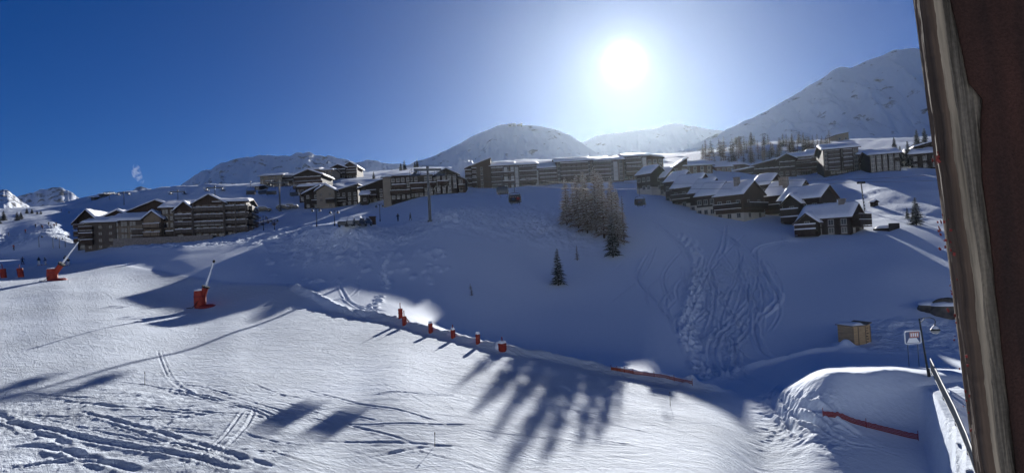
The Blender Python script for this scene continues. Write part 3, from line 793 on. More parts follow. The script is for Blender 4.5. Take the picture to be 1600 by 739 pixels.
b.blk(130, 390, 28, 47, 62, 'gy', 4, 14, wall='dark_wood', st=4, bays=2, balc=((1, -.1, .9), (2, -.1, .9), (3, -.1, .9)), rail='brown_wood', over=1.0)
b.blk(166, 388, 50, 50, 62, 'gy', 8, 16, wall='brown_wood', st=4, bays=3)
# upper group
g = 'apartment blocks on the upper shelf'
b = Bld('apartment_building', 433, 292, 'low pale rendered apartment block with flat snowy roof high on the left shelf', 'apartment building', g)
b.blk(424, 293, 34, 18, 22, 'gx', 0, 12, wall='beige_render', st=3, bays=6, frame='frame_brown', rail='grey_wood', balc=((1, .3, .7),))
b.blk(449, 290, 22, 16, 20, 'gx', 2, 12, wall='beige_render', st=3, bays=4, frame='frame_brown', balc=((1, .1, .9), (2, .1, .9)))
b = Bld('apartment_building', 483, 300, 'dark timber block with stacked slanting balcony roofs above the lower row', 'apartment building', g)
b.blk(483, 301, 42, 27, 35, 'gy', 0, 14, wall='dark_wood', st=4, bays=4, balc=((1, -.05, 1.05), (2, -.05, 1.05), (3, 0, 1)), rail='brown_wood')
b = Bld('apartment_building', 497, 285, 'pale beige block with thick snow on its roof between two dark blocks', 'apartment building', g, d=256)
b.blk(488, 286, 20, 20, 24, 'gx', 0, 12, wall='beige_render', st=3, bays=3, frame='frame_brown')
b.blk(508, 285, 20, 19, 22, 'gx', 1, 12, wall='beige_render', st=3, bays=4, frame='frame_brown', balc=((1, .2, .9),))
b = Bld('apartment_building', 537, 279, 'dark tall timber block with wraparound balconies at the right end of the upper shelf', 'apartment building', g)
b.blk(529, 280, 24, 17, 22, 'gy', 0, 13, wall='dark_wood', st=3, bays=3, balc=((1, 0, 1), (2, .2, 1)))
b.blk(546, 278, 19, 19, 25, 'gy', 2, 13, wall='brown_wood', st=4, bays=3, balc=((1, 0, 1.1), (2, 0, 1.1), (3, 0, 1.1)), rail='brown_wood')
b = Bld('chalet', 477, 316, 'small brown chalet with white roof squeezed left of the lower row', 'chalet')
b.blk(477, 317, 17, 25, 29, 'gx', 0, 8, wall='brown_wood', st=2, bays=2)
b = Bld('chalet', 497, 305, 'small dark chalet with flat snow slab roof peeking over the lower row', 'chalet', d=206)
b.blk(495, 306, 19, 15, 19, 'gx', 0, 8, wall='dark_wood', st=2, bays=2)
# the row above the ploughed bank
b = Bld('chalet', 488, 325.5, 'dark timber chalet with roof rising to the right at the left end of the row', 'chalet')
b.blk(488, 326, 25, 23, 34, 'mr', 0, 9, wall='dark_wood', st=3, bays=2, win=(.8, 1.0), balc=((1, .55, 1),))
b = Bld('chalet', 512, 325, 'gabled chalet with pale beige front and two tiny attic windows in the row', 'chalet')
b.blk(511, 325.5, 28, 27, 35, 'gy', -1, 10, wall='beige_render', st=3, bays=2, win=(.8, .8), frame='frame_brown', balc=((1, .55, 1.02),))
b = Bld('chalet', 543, 321, 'dark chalet with long snowy roof rising right beside the pale gabled one', 'chalet')
b.blk(543, 322, 35, 23, 32, 'mr', -.5, 10, wall='dark_wood', st=3, bays=4, win=(.8, .9), balc=((1, .1, .5),), chim=((.8, .5),))
b = Bld('chalet', 582, 316.5, 'dark chalet with porch roof and slanting snow roof against the long block', 'chalet')
b.blk(582, 318, 38, 24, 36, 'mr', 0, 10, wall='dark_wood', st=3, bays=4, win=(.8, 1.0), balc=((1, .2, .7), (2, .3, .7)))
b.blk(573, 319, 10, 14, 17, 'gx', -2.2, 2.2, wall='dark_wood', st=1, bays=1, win=(.8, .8))
b = Bld('apartment_building', 660, 308, 'long dark timber block with a pale pier and small white windows above the ploughed bank', 'apartment building')
b.blk(606, 315, 12, 37, 41, 'gx', -.4, 12, wall='beige_render', st=1, bays=0, over=.5)
b.blk(627, 312.5, 31, 37, 42, 'gx', 0, 12, wall='dark_wood', st=4, bays=4, win=(.8, 1.1), balc=((1, 0, 1), (2, .1, .8)), rail='brown_wood')
b.blk(662, 308, 46, 34, 40, 'gx', .8, 12, wall='dark_wood', st=4, bays=6, win=(.8, 1.1), balc=((2, .05, .95), (1, .1, .5)), rail='brown_wood')
b.blk(699, 303.5, 34, 30, 39, 'gy', -.4, 13, wall='dark_wood', st=4, bays=4, win=(.8, 1.1), balc=((2, .1, .6),), rail='brown_wood')
b.blk(720, 300.5, 14, 20, 27, 'ml', 1.5, 10, wall='brown_wood', st=3, bays=1, balc=((1, 0, 1),), rail='brown_wood')
# the big block in the middle and its neighbours in the glare
g = 'large blocks along the crest'
b = Bld('apartment_building', 790, 294.5, 'large brown block with tall slanting end wall and white panel strips on the crest', 'apartment building', g)
b.blk(735, 299, 9, 37, 41, 'mr', 1.5, 12, wall='dark_wood', st=5, bays=1, win=(.8, 1.0), balc=tuple((k, -.3, .8) for k in (1, 2, 3, 4)), rail='brown_wood')
b.blk(754, 298, 29, 39, 49, 'mr', 0, 14, wall='brown_wood', st=5, bays=3, win=(.7, 1.0), skip=tuple((k, 2) for k in range(5)), balc=tuple((k, -.02, .22, .9) for k in (1, 2, 3, 4)), rail='brown_wood', over=.4)
b.blk(787, 296, 36, 37, 45, 'gx', .6, 14, wall='brown_wood', st=5, bays=5, win=(1.0, 1.2), balc=tuple((k, .0, .5) for k in (1, 2, 3, 4)) + tuple((k, .5, .98) for k in (1, 3)), panels=((.55, .7, .2, 4.9), (.85, .98, .2, 4.9)), rail='grey_wood')
b.blk(822, 293.5, 36, 36, 43, 'gx', .9, 14, wall='brown_wood', st=5, bays=5, win=(1.0, 1.2), balc=tuple((k, .25, 1) for k in (1, 2, 3, 4)), panels=((.06, .2, .2, 4.9),), rail='grey_wood')
b = Bld('apartment_building', 853, 289.5, 'lower brown block with broad snowy roof right of the white panel strips', 'apartment building', g)
b.blk(854, 290, 34, 27, 38, 'gx', 0, 14, wall='brown_wood', st=4, bays=5, win=(1.0, 1.2), balc=tuple((k, .2, 1) for k in (1, 2, 3)), panels=((.02, .14, .2, 3.9),), rail='grey_wood')
b = Bld('apartment_building', 897, 286, 'broad block with bright snow edge on its roof left of the glare', 'apartment building', g)
b.blk(898, 286.5, 54, 34, 43, 'gx', 0, 14, wall='brown_wood', st=5, bays=7, win=(1.0, 1.2), balc=tuple((k, .1, .9) for k in (1, 2, 3, 4)), rail='grey_wood')
b = Bld('apartment_building', 950, 284, 'broad hazy block directly below the sun with balcony rows', 'apartment building', g)
b.blk(950, 284, 50, 33, 42, 'gx', 0, 14, wall='brown_wood', st=5, bays=7, win=(1.0, 1.2), balc=tuple((k, .05, .6) for k in (1, 2, 3, 4)), panels=((.7, .82, .2, 4.9),), rail='grey_wood')
b = Bld('apartment_building', 997, 281, 'hazy block with pale pier and bright roof edge behind the first chalets', 'apartment building', g)
b.blk(994, 281, 38, 36, 43, 'gx', 0, 14, wall='brown_wood', st=5, bays=5, win=(1.0, 1.2), panels=((.8, .95, .2, 4.9),), balc=tuple((k, .1, .7) for k in (1, 2, 3, 4)), rail='grey_wood')
b.blk(1026, 279, 26, 32, 37, 'ml', 1, 13, wall='brown_wood', st=4, bays=3, win=(1.0, 1.2))

# chalets stepping down the slope: gable turned to the right, long side to the left
def chalet(pcx, pcy, wg, ws, he, hr, label, yaw=40, group='chalets stepping along the slope', base=9, cross=None, chim=(), st=2, wall='dark_wood', balc=(), sbalc=(), d=None, sb=3, gb=2, thick=.36):
    if d is None: p, d = hit(pcx, pcy)
    else: p = unproj([pcx], [pcy], [d])[0]
    k = d / FPX; ya = R(yaw)
    W, D = wg * k / math.cos(ya), ws * k / math.sin(ya)
    root = tag(empty('chalet', p, ya), label, 'chalet', group)
    block(root, W / 2, 0, 0, W, D, he * k, hr * k, 'gy', wall=wall, base='plaster', base_h=base * k, st=st, bays=gb, sbays=sb, win=(.9, 1.0), frame='frame_white',
          balc=balc, sbalc=sbalc, over=.45, thick=thick, chim=chim, deep=6, rail='dark_wood')
    if cross:                                   # small gable in the long left side: (position along it, width m, eave px, ridge px)
        f, cw, ce, cr_ = cross
        y_ = D * f; b_ = MB(); xo = -1.1
        b_.prism([(y_ - cw / 2, -5), (y_ + cw / 2, -5), (y_ + cw / 2, ce * k), (y_, cr_ * k), (y_ - cw / 2, ce * k)], xo, W * .3, 'x')
        b_.build('cross_gable', [wall], root)
        sl = (cr_ - ce) * k / (cw / 2); o_ = .5
        pr_ = [(y_ - cw / 2 - o_, ce * k - o_ * sl), (y_, cr_ * k), (y_ + cw / 2 + o_, ce * k - o_ * sl)]
        r_ = MB(); r_.prism([(q[0], q[1] + .2) for q in pr_] + [(q[0], q[1] + .01) for q in reversed(pr_)], xo - .6, W * .32, 'x')
        rr = r_.build('roof', ['fascia'], root)
        BSEED[0] += 1
        V_, F_ = snow_sheet([(q[0], q[1] + .21) for q in pr_], xo - .62, W * .3, 'x', .4, BSEED[0])
        link('snow_cover', mesh_from('snow_cover', V_, F_, [M['roof_snow']], True), rr)
        o = link('window', window_mesh(.9, 1.1, 'frame_white'), root, (xo - .005, y_, ce * k * .62)); o.rotation_euler.z = -math.pi / 2
        for zz in (.30, .62):
            bl = MB(); z_ = ce * k * zz - .4
            bl.box(xo - 1.1, xo - .003, y_ - cw / 2, y_ + cw / 2, z_ - .18, z_, 0).box(xo - 1.1, xo - 1.02, y_ - cw / 2, y_ + cw / 2, z_ + .1, z_ + .95, 0)
            o = bl.build('balcony', ['fascia'], root)
            cp = MB(); cp.box(xo - 1.16, xo - .96, y_ - cw / 2 - .05, y_ + cw / 2 + .05, z_ + .95, z_ + 1.15); cp.build('snow_cap', ['roof_snow'], o)
    return root
chalet(1018, 299, 30, 18, 28, 40, 'hazy chalet at the left end of the slope row, nearest the large blocks', d=160, base=7, gb=3)
chalet(1040, 307, 30, 22, 30, 44, 'second hazy chalet from the left with smooth snow roof', base=7)
chalet(1064, 318, 32, 18, 36, 50, 'third chalet of the slope row with short snow roof facing left', base=9)
chalet(1090, 326, 34, 30, 36, 54, 'dark chalet with tall snowy roof and white base left of the twin roofs', base=10, sbalc=((1, .1, .9),))
chalet(1106, 332, 38, 20, 33, 53, 'narrow chalet with white plaster base, left one of the twin roofs', base=13)
chalet(1119, 338, 44, 22, 34, 54, 'narrow chalet with white plaster base, right one of the twin roofs', base=16)
chalet(1163, 346, 48, 32, 43, 63, 'large brown gabled chalet on a tall white plaster base in mid row', base=14, sbalc=((1, .05, .95),), balc=((1, .05, .9),), chim=((.3, .4),), wall='brown_wood')
chalet(1202, 322, 40, 18, 34, 50, 'broad dark gable with white roof edge behind the large brown chalet', d=140, base=0)
chalet(1246, 346, 44, 34, 44, 64, 'dark chalet with several snow heaps on its roof behind the front pair', d=127, base=14, chim=((.35, .6), (.2, .4)), sbalc=((1, .3, .95),))
chalet(1283, 352, 46, 42, 44, 62, 'tall dark chalet with a small balcony gable just behind the front chalet', d=117, base=10, cross=(.62, 3.2, 38, 50), sb=4)
chalet(1330, 367, 42, 54, 29, 48, 'nearest dark chalet with wavy snow roof, balconies and small front gable', base=0, cross=(.80, 3.4, 24, 37), chim=((.45, .25),), balc=((1, .1, 1.02), (1.7, .1, 1.02)), sb=4, yaw=44)
# roofs further up behind them
g = 'dark blocks under the forest'
b = Bld('chalet', 1092, 272, 'wide snow-roofed chalet standing behind the hazy end of the slope row', 'chalet', 'chalets behind the slope row')
b.blk(1092, 275, 44, 16, 25, 'gx', 0, 12, wall='brown_wood', st=2, bays=4)
b = Bld('chalet', 1062, 274, 'hazy chalet with steep roof rising left behind the slope row', 'chalet', 'chalets behind the slope row')
b.blk(1063, 277, 24, 14, 28, 'mr', 0, 10, wall='brown_wood', st=2, bays=2)
b = Bld('chalet', 1131, 268, 'small chalet with square white roof below the forest', 'chalet', 'chalets behind the slope row')
b.blk(1131, 270, 24, 9, 18, 'gx', 0, 11, wall='brown_wood', st=1, bays=3)
b = Bld('chalet', 1153, 266, 'small chalet with two stepped white roofs below the forest', 'chalet', 'chalets behind the slope row')
b.blk(1150, 268, 18, 10, 15, 'gx', 0, 9, wall='brown_wood', st=1, bays=2)
b.blk(1164, 267, 16, 7, 12, 'ml', 1, 9, wall='brown_wood', st=1, bays=2)
b = Bld('apartment_building', 1195, 275, 'long low timber block whose snowy roof climbs to the right', 'apartment building', g, -.3)
b.blk(1160, 280, 40, 12, 17, 'mr', 0, 11, wall='dark_wood', st=1, bays=5, balc=((0.4, .05, .95),))
b.blk(1198, 278, 40, 20, 28, 'mr', .5, 11, wall='dark_wood', st=2, bays=5, balc=((1, .05, .95),))
b.blk(1228, 276, 26, 26, 33, 'gy', 0, 12, wall='dark_wood', st=3, bays=3, balc=((1, .1, .9), (2, .1, .9)))
b = Bld('apartment_building', 1262, 273, 'stepped timber block with rows of balconies left of the tower block', 'apartment building', g, -.3)
b.blk(1253, 275, 30, 30, 38, 'gx', 0, 12, wall='dark_wood', st=4, bays=4, balc=tuple((k, 0, 1) for k in (1, 2, 3)), rail='brown_wood')
b.blk(1277, 274, 20, 32, 42, 'gx', 1, 12, wall='brown_wood', st=4, bays=3, balc=tuple((k, 0, 1) for k in (1, 2, 3)), rail='brown_wood')
b = Bld('apartment_building', 1320, 271, 'tall timber tower block with six rows of white windows on the right', 'apartment building', g, -.3)
b.blk(1316, 272, 50, 40, 50, 'gx', 0, 14, wall='dark_wood', st=6, bays=6, win=(1.1, 1.0), balc=tuple((k, .12, .45) for k in (1, 2, 3, 4, 5)) + tuple((k, .55, .8) for k in (1, 2, 3, 4, 5)), rail='grey_wood')
b.blk(1352, 270, 24, 27, 34, 'gx', -1, 11, wall='brown_wood', st=4, bays=3, balc=((1, 0, .5), (2, 0, .5)))
b = Bld('apartment_building', 1384, 268, 'dark block with low snowy roof right of the tower block', 'apartment building', g, -.3)
b.blk(1384, 269, 42, 28, 37, 'gx', 0, 12, wall='dark_wood', st=4, bays=5)
b = Bld('lift_station', 1317, 219.5, 'pale square station cabin with dark flat roof above the tower block', 'lift station')
b.blk(1317, 222, 19, 11, 14, 'mr', 0, 8, wall='beige_render', st=1, bays=2, snow=False, over=.6)
b = Bld('chalet', 1446, 263, 'dark chalet under two white roofs right beside the wooden post', 'chalet', None, -.3)
b.blk(1446, 264, 40, 24, 32, 'gx', 0, 10, wall='dark_wood', st=2, bays=3, thick=.7)
b.blk(1462, 262, 44, 36, 46, 'mr', 4, 10, wall='dark_wood', st=2, bays=3)
b = Bld('summit_station', 805, 197, 'tiny summit lift station on top of the central mountain', 'lift station', d=1490)
b.blk(800, 199, 12, 5, 6, 'flat', 0, 16, wall='steel', st=1, bays=2, win=(4, 3), deep=30, over=2)
b.blk(812, 199, 8, 4, 6, 'mr', 3, 14, wall='dark_wood', st=1, bays=1, win=(4, 3), deep=30, over=2)
b = Bld('lift_station', 155, 310, 'dark flat-roofed lift station on the crest above the left residence', 'lift station')
b.blk(161, 311, 12, 7, 9, 'gx', 0, 12, wall='dark_wood', st=1, bays=2, win=(2, 1.5))
b = Bld('chalet', 146, 313, 'tiny dark hut left of the lift station on the left crest', 'hut')
b.blk(146, 314, 7, 5, 6, 'gx', 0, 8, wall='dark_wood', st=1, bays=1)
b = Bld('chalet', 402, 297, 'tiny snow-capped hut left of the pale apartment block', 'hut')
b.blk(402, 298, 8, 6, 8, 'gx', 0, 6, wall='dark_wood', st=1, bays=1)
# ------------------------------------------------------------------ conifers
simple('needles', (0.055, 0.065, 0.042), .8, noise=.4, scale=1.5, spec=.1)
simple('larch_twigs', (0.31, 0.26, 0.20), .85, noise=.35, scale=1.5, spec=.1)
simple('bark', (0.075, 0.055, 0.042), .9, noise=.3, scale=3)
def conifer_meshes(seed, h=10.0, wid=.24, whorls=26, per=9, snow=.45, tw=9, bare=.0, low=.08):
    r = random.Random(seed)
    trunk = MB(); trunk.tube((0, 0, -1.2), (0, 0, h * .55), h * .017, h * .010, 7).tube((0, 0, h * .55), (0, 0, h), h * .010, h * .002, 6)
    cv, cf, sv, sf = [], [], [], []
    def quad(V, F, a, b, c_, d):
        n = len(V); V.extend([a, b, c_, d]); F.append((n, n + 1, n + 2, n + 3))
    for k in range(whorls):
        t = low + (1 - low) * (k / whorls) ** .92
        z = h * t
        ln0 = h * wid * (1 - t) ** .8 + h * .012
        n = max(4, int(per * (1 - .4 * t)))
        off = r.uniform(0, 6.28)
        for i in range(n):
            if r.random() < bare: continue
            a = off + 6.283 * i / n + r.uniform(-.3, .3); ln = ln0 * r.uniform(.55, 1.12)
            dr = np.array([math.cos(a), math.sin(a), 0]); sdv = np.array([-dr[1], dr[0], 0])
            droop = r.uniform(.25, .5) * (1.15 - t)
            zz = z + r.uniform(-.4, .4) * h / whorls
            def pt(u): return dr * ln * u + np.array([0, 0, zz - droop * ln * u * u + .10 * ln * u])
            for q in range(tw):
                u = (q + .6) / tw; p = pt(u); L_ = ln * .42 * (1.08 - u) + h * .008
                for s_ in (-1, 1):
                    tip = p + sdv * s_ * L_ * r.uniform(.7, 1.1) + dr * L_ * r.uniform(.25, .7) + np.array([0, 0, -L_ * r.uniform(.15, .55)])
                    w_ = dr * L_ * r.uniform(.16, .30) + np.array([0, 0, r.uniform(-.05, .05)])
                    quad(cv, cf, tuple(p - w_), tuple(p + w_), tuple(tip + w_ * .25), tuple(tip - w_ * .25))
                    if r.random() < snow:
                        up_ = np.array([0, 0, .035 * h / 10 + .02]); mid = p * .35 + tip * .65
                        quad(sv, sf, tuple(p - w_ * .7 + up_), tuple(p + w_ * .7 + up_), tuple(mid + w_ * .5 + up_), tuple(mid - w_ * .5 + up_))
            p0, p1 = pt(0), pt(1)
            trunk.tube(tuple(p0), tuple(pt(.9)), h * .003, h * .001, 4, cap=False)
    return trunk, (cv, cf), (sv, sf)
def conifer_proto(seed, leaf='needles', **k):
    tr, c, s_ = conifer_meshes(seed, **k)
    return (tr.mesh('trunk', ['bark']), mesh_from('crown', c[0], c[1], [M[leaf]]), mesh_from('snow_load', s_[0], s_[1], [M['roof_snow']]) if s_[0] else None)
def plant(name, proto, h0, loc, h, label, cat='tree', group=None, rz=0.0, sx=1.0):
    root = tag(empty(name, loc, rz), label, cat, group)
    s_ = h / h0; root.scale = (s_ * sx, s_ * sx, s_)
    link('trunk', proto[0], root)
    cr = link('crown', proto[1], root)
    if proto[2]: link('snow_load', proto[2], cr)
    return root
PT = [conifer_proto(11, leaf='larch_twigs', wid=.27, whorls=30, per=8, snow=.6, tw=8, bare=.24),
      conifer_proto(12, leaf='larch_twigs', wid=.31, whorls=28, per=9, snow=.7, tw=8, bare=.2),
      conifer_proto(13, leaf='needles', wid=.26, whorls=26, per=9, snow=.28, tw=8, bare=.1),
      conifer_proto(14, leaf='needles', wid=.30, whorls=24, per=10, snow=.75, tw=9),
      conifer_proto(15, leaf='larch_twigs', wid=.16, whorls=24, per=6, snow=.15, tw=6, bare=.3)]
def tree_at(px, py, hpx, p, label, group=None, sx=1.0, name='conifer_tree', rz=None):
    loc, d = hit(px, py)
    return plant(name, PT[p], 10.0, loc, hpx * d / FPX, label, 'tree', group, random.Random(int(px * 7 + py)).uniform(0, 6), sx)
g = 'larches in the grove below the crest'
for px, py, hp, p, lb in ((886, 352, 62, 0, 'leftmost snowy larch of the grove below the crest'), (904, 356, 70, 1, 'snow-laden larch second from the left in the grove'),
                          (918, 364, 76, 1, 'broad snowy larch with the whitest low branches in the grove'), (932, 362, 84, 0, 'tall thin larch in the middle of the grove'),
                          (944, 372, 82, 0, 'tall grey larch right of the middle of the grove'), (966, 384, 74, 0, 'slim grey larch at the right edge of the grove'),
                          (913, 340, 62, 0, 'larch half hidden at the back of the grove, left'), (938, 345, 64, 1, 'larch half hidden at the back of the grove, middle'), (958, 360, 70, 0, 'larch half hidden at the back of the grove, right'),
                          (975, 376, 58, 4, 'thin bare larch just outside the right edge of the grove'), (896, 340, 50, 4, 'thin bare larch at the back left of the grove')):
    tree_at(px, py, hp * 1.22, p, lb, g, .98)
tree_at(958, 402, 66, 2, 'dark spruce standing lowest at the front of the grove', sx=1.1)
tree_at(873, 446, 58, 2, 'single dark green spruce alone on the shaded slope below the grove', sx=1.15)
tree_at(902, 407, 24, 4, 'small bare young larch between the grove and the lone spruce', sx=1.5)
tree_at(737, 462, 16, 4, 'tiny bare sapling in the shaded bowl', sx=1.6)
tree_at(735, 452, 10, 4, 'tinier bare sapling just behind the other sapling in the shaded bowl', sx=1.6)
tree_at(1432, 352, 44, 3, 'snow-covered spruce on the sunlit shoulder beside the wooden post', sx=1.25)
tree_at(1418, 342, 18, 2, 'small dark spruce left of the snow-covered spruce on the shoulder', sx=1.2)
g = 'snowy spruces near the dark chalet by the post'
for px, py, hp, lb in ((1408, 262, 34, 'snowy spruce directly right of the dark block'), (1420, 262, 42, 'tall snowy spruce left of the chalet by the post'),
                       (1434, 240, 38, 'snow-white spruce rising behind the chalet by the post'), (1446, 236, 36, 'snow-white spruce partly behind the post'), (1398, 240, 26, 'small snowy spruce behind the dark block')):
    tree_at(px, py, hp, 3, lb, None, 1.0)
# forest on the ridge at the right
low = [conifer_proto(21, leaf='needles', wid=.30, whorls=12, per=6, snow=.5, tw=4), conifer_proto(22, leaf='larch_twigs', wid=.28, whorls=12, per=6, snow=.5, tw=4)]
rf = random.Random(5)
for i in range(120):
    px = rf.uniform(1098, 1300); base = 266 - (px - 1098) * .13
    py = base - rf.random() ** 1.2 * 30
    if py < 224: py = 224 + rf.random() * 8
    try: loc, d = hit(px, py)
    except RuntimeError: continue
    plant('conifer_tree', low[i % 2], 10.0, loc, rf.uniform(3.5, 7.0), 'snow-dusted conifer in the forest on the right ridge above the chalets', 'tree', 'conifers of the ridge forest', rf.uniform(0, 6), 1.5)
for px, py, hp, lb in ((648, 262, 10, 'dark conifer behind the long block, beside the pier'), (652, 260, 14, 'taller conifer behind the long block'), (632, 266, 16, 'round-topped conifer on the crest left of the long block roof'),
                       (626, 267, 13, 'conifer on the crest, leftmost of the pair'), (584, 280, 12, 'lone conifer on the bright crest right of the upper blocks')):
    tree_at(px, py, hp, 2, lb, None, 1.3)
g = 'conifers on the far left piste edge'
for px, py, hp, lb in ((6, 345, 16, 'dark conifer clump member at the left frame edge'), (-3, 350, 18, 'dark conifer cut by the left frame edge'), (27, 345, 14, 'bushy dark conifer by the far piste'), (33, 343, 12, 'bushy dark conifer right beside the bushy one by the far piste'),
                       (42, 334, 9, 'small conifer in the line beyond the far piste, left end'), (50, 334, 8, 'small conifer in the line beyond the far piste, second'), (58, 335, 6, 'small conifer in the line beyond the far piste, third'), (64, 335, 6, 'small conifer in the line beyond the far piste, right end')):
    tree_at(px, py, hp, 2, lb, g, 1.8)
# low bushes at the end of the big residence
simple('brush', (0.16, 0.11, 0.09), .9, noise=.3, scale=2)
rb_ = random.Random(3)
for i, (px, py) in enumerate(((392, 352), (401, 356), (410, 352), (419, 349), (386, 362), (428, 352))):
    loc, d = hit(px, py); b_ = MB()
    for k in range(46):
        a = rb_.uniform(0, 6.28); e = rb_.uniform(.5, 1.4); ln = rb_.uniform(.8, 2.2)
        b_.tube((0, 0, -.2), (math.cos(a) * math.cos(e) * ln, math.sin(a) * math.cos(e) * ln, math.sin(e) * ln), .03, .01, 3, cap=False)
    o = b_.build('bush', ['brush']); o.location = loc
    tag(o, 'leafless reddish bush in the snow between the big residence and the street lamps', 'bush', 'bare bushes by the big residence')

# ------------------------------------------------------------------ snow guns, padded posts, fences
simple('red_pad', (0.29, 0.03, 0.017), .6, noise=.12, scale=2, spec=.3)
simple('dark_red_pad', (0.22, 0.022, 0.022), .65, noise=.12, scale=2)
simple('lance_white', (0.82, 0.83, 0.84), .45, noise=.05, scale=2)
simple('black_rubber', (0.02, 0.02, 0.022), .6)
simple('net_orange', (0.30, 0.08, 0.045), .7, noise=.1, scale=4)
simple('net_red', (0.26, 0.04, 0.035), .7, noise=.1, scale=4)
def snow_gun(px, py, tip, padw, padh, label):
    loc, d = hit(px, py); k = d / FPX
    root = tag(empty('snow_gun', loc), label, 'snow gun', 'snow guns on the piste')
    tx = (tip[0] - px) * k; tz = (py - tip[1]) * k; tx, tz = tx * CT + tz * ST, -tx * ST + tz * CT
    w = padw * k / 2; h = padh * k
    # wrapped foam pad, slightly barrel-shaped and creased
    c = MB(); prof = []
    for j in range(9):
        t = j / 8; prof.append((w * (1 + .10 * math.sin(math.pi * t) + (.03 if j % 2 else 0)), -.35 + (h + .35) * t))
    c.lathe(prof, 14); c.lathe([(w * 1.12, h * .62), (w * 1.15, h * .66), (w * 1.12, h * .70)], 14, mat=1)
    c.build('base_pad', ['red_pad', 'dark_red_pad'], root, False)
    dirv = Vector((tx - w * .45, 0, tz - h * .6)); ln = dirv.length; dirv.normalize()
    s0 = Vector((w * .45, 0, h * .55))
    c = MB(); c.tube(s0, s0 + dirv * ln * .28, w * .62, w * .56, 10).tube(s0 + dirv * ln * .27, s0 + dirv * ln * .31, w * .75, w * .75, 10, 1)
    c.build('arm_pad', ['red_pad', 'black_rubber'], root)
    c = MB(); c.tube(s0 + dirv * ln * .3, s0 + dirv * ln * .985, .11, .085, 8); c.tube(s0 + dirv * ln * .35, s0 + dirv * ln * .5, .15, .14, 8)
    l_ = c.build('lance', ['lance_white'], root)
    e = s0 + dirv * ln
    c = MB(); c.tube(e - dirv * .35, e, .14, .12, 8).tube(e - dirv * .2, e - dirv * .12, .19, .19, 8)
    c.build('nozzle_head', ['black_rubber'], l_)
    c = MB(); c.lathe([(w * 1.9, -.3), (w * 1.75, .12), (w * 1.2, .3)], 16, (w * 1.0, .3, 0)); c.build('base_mat', ['dark_red_pad'], root)
    c = MB(); c.path([(w * .3, -w * .9, h * .5), (-w * .2, -w * 1.25, h * .25), (-w * .9, -w * 1.3, .05), (-w * 2.2, -w * 1.0, -.02)], .05, 6); c.build('hose', ['black_rubber'], root)
    c = MB(); c.lathe([(w * .9, h - .02), (w * .8, h + .1), (w * .3, h + .17)], 12, (-w * .1, 0, 0)); c.build('snow_cap', ['roof_snow'], root)
snow_gun(313, 480, (334, 405), 16, 26, 'nearer snow gun with red padded foot and white lance, mid left piste')
snow_gun(82, 438, (124, 374), 14, 18, 'farther snow gun with square red pad and long lance by the group of skiers')
def padded_post(px, py, hpx, pole, label, cap=True, wide=1.0, tilt=0.0, group='red padded posts along the piste edge', extra=None):
    loc, d = hit(px, py); k = d / FPX
    root = tag(empty('padded_post', loc), label, 'padded post', group); root.rotation_euler = (0, tilt, 0)
    h = hpx * k; w = 3.4 * k * wide
    c = MB(); c.lathe([(w * (1 + .06 * (j % 2)), -.3 + (h + .3) * j / 8) for j in range(9)], 12)
    c.lathe([(w * 1.1, h * .45), (w * 1.13, h * .48), (w * 1.1, h * .52)], 12, mat=1).lathe([(w * 1.1, h * .85), (w * 1.13, h * .88), (w * 1.1, h * .91)], 12, mat=1)
    c.build('pad', ['red_pad', 'dark_red_pad'], root)
    c = MB(); c.tube((0, 0, -.5), (0, 0, h + pole * k), .06, .045, 8); c.build('pole', ['dark_red_pad'], root)
    if cap:
        c = MB(); rr_ = random.Random(int(px))
        for q in range(3): a = q * 2.1 + rr_.random(); c.lathe([(w * .5, h - .02), (w * .52, h + .12), (w * .2, h + .22)], 8, (w * .5 * math.cos(a), w * .5 * math.sin(a), 0))
        c.build('snow_cap', ['roof_snow'], root)
    if extra: extra(root, h, w, k)
    return root
def strut(root, h, w, k):
    c = MB(); c.tube((w * .5, 0, h * 1.0), (11 * k, .2, -.25), .05, .05, 6); c.build('strut', ['dark_red_pad'], root)
padded_post(626, 496, 14, 9, 'red padded post with tall pole, the farthest of the row at the piste edge', False)
padded_post(632, 507, 13, 9, 'red padded post with a slanting side strut at the piste edge', False, extra=strut)
padded_post(673, 519, 14, 1, 'short-poled red padded post third in the row from the left', True)
padded_post(708, 527, 12, 8, 'red padded post with thin pole above its snow cap, right of the short-poled one', True, 1.0)
padded_post(747, 536, 14, 1, 'red padded post with two lumps of snow on top, next to the heap-shaped pad', True, 1.0)
def heap(root, h, w, k):
    c = MB(); c.lathe([(w * 1.25, -.2), (w * 1.3, h * .5), (w * .9, h * 1.15), (w * .3, h * 1.3)], 12, (-w * .5, w * .8, 0)); c.build('snow_heap', ['roof_snow'], root, True)
padded_post(785, 545, 9, 10, 'low bulging red pad half buried in snow at the right end of the post row', True, 1.9, extra=heap)
padded_post(6, 434, 14, 8, 'leaning red padded post at the left frame edge', False, 1.2, -.12, 'red padded posts on the far left piste')
padded_post(33, 433, 14, 6, 'leaning red padded post with dark top between the frame edge and the far snow gun', False, 1.2, -.14, 'red padded posts on the far left piste')
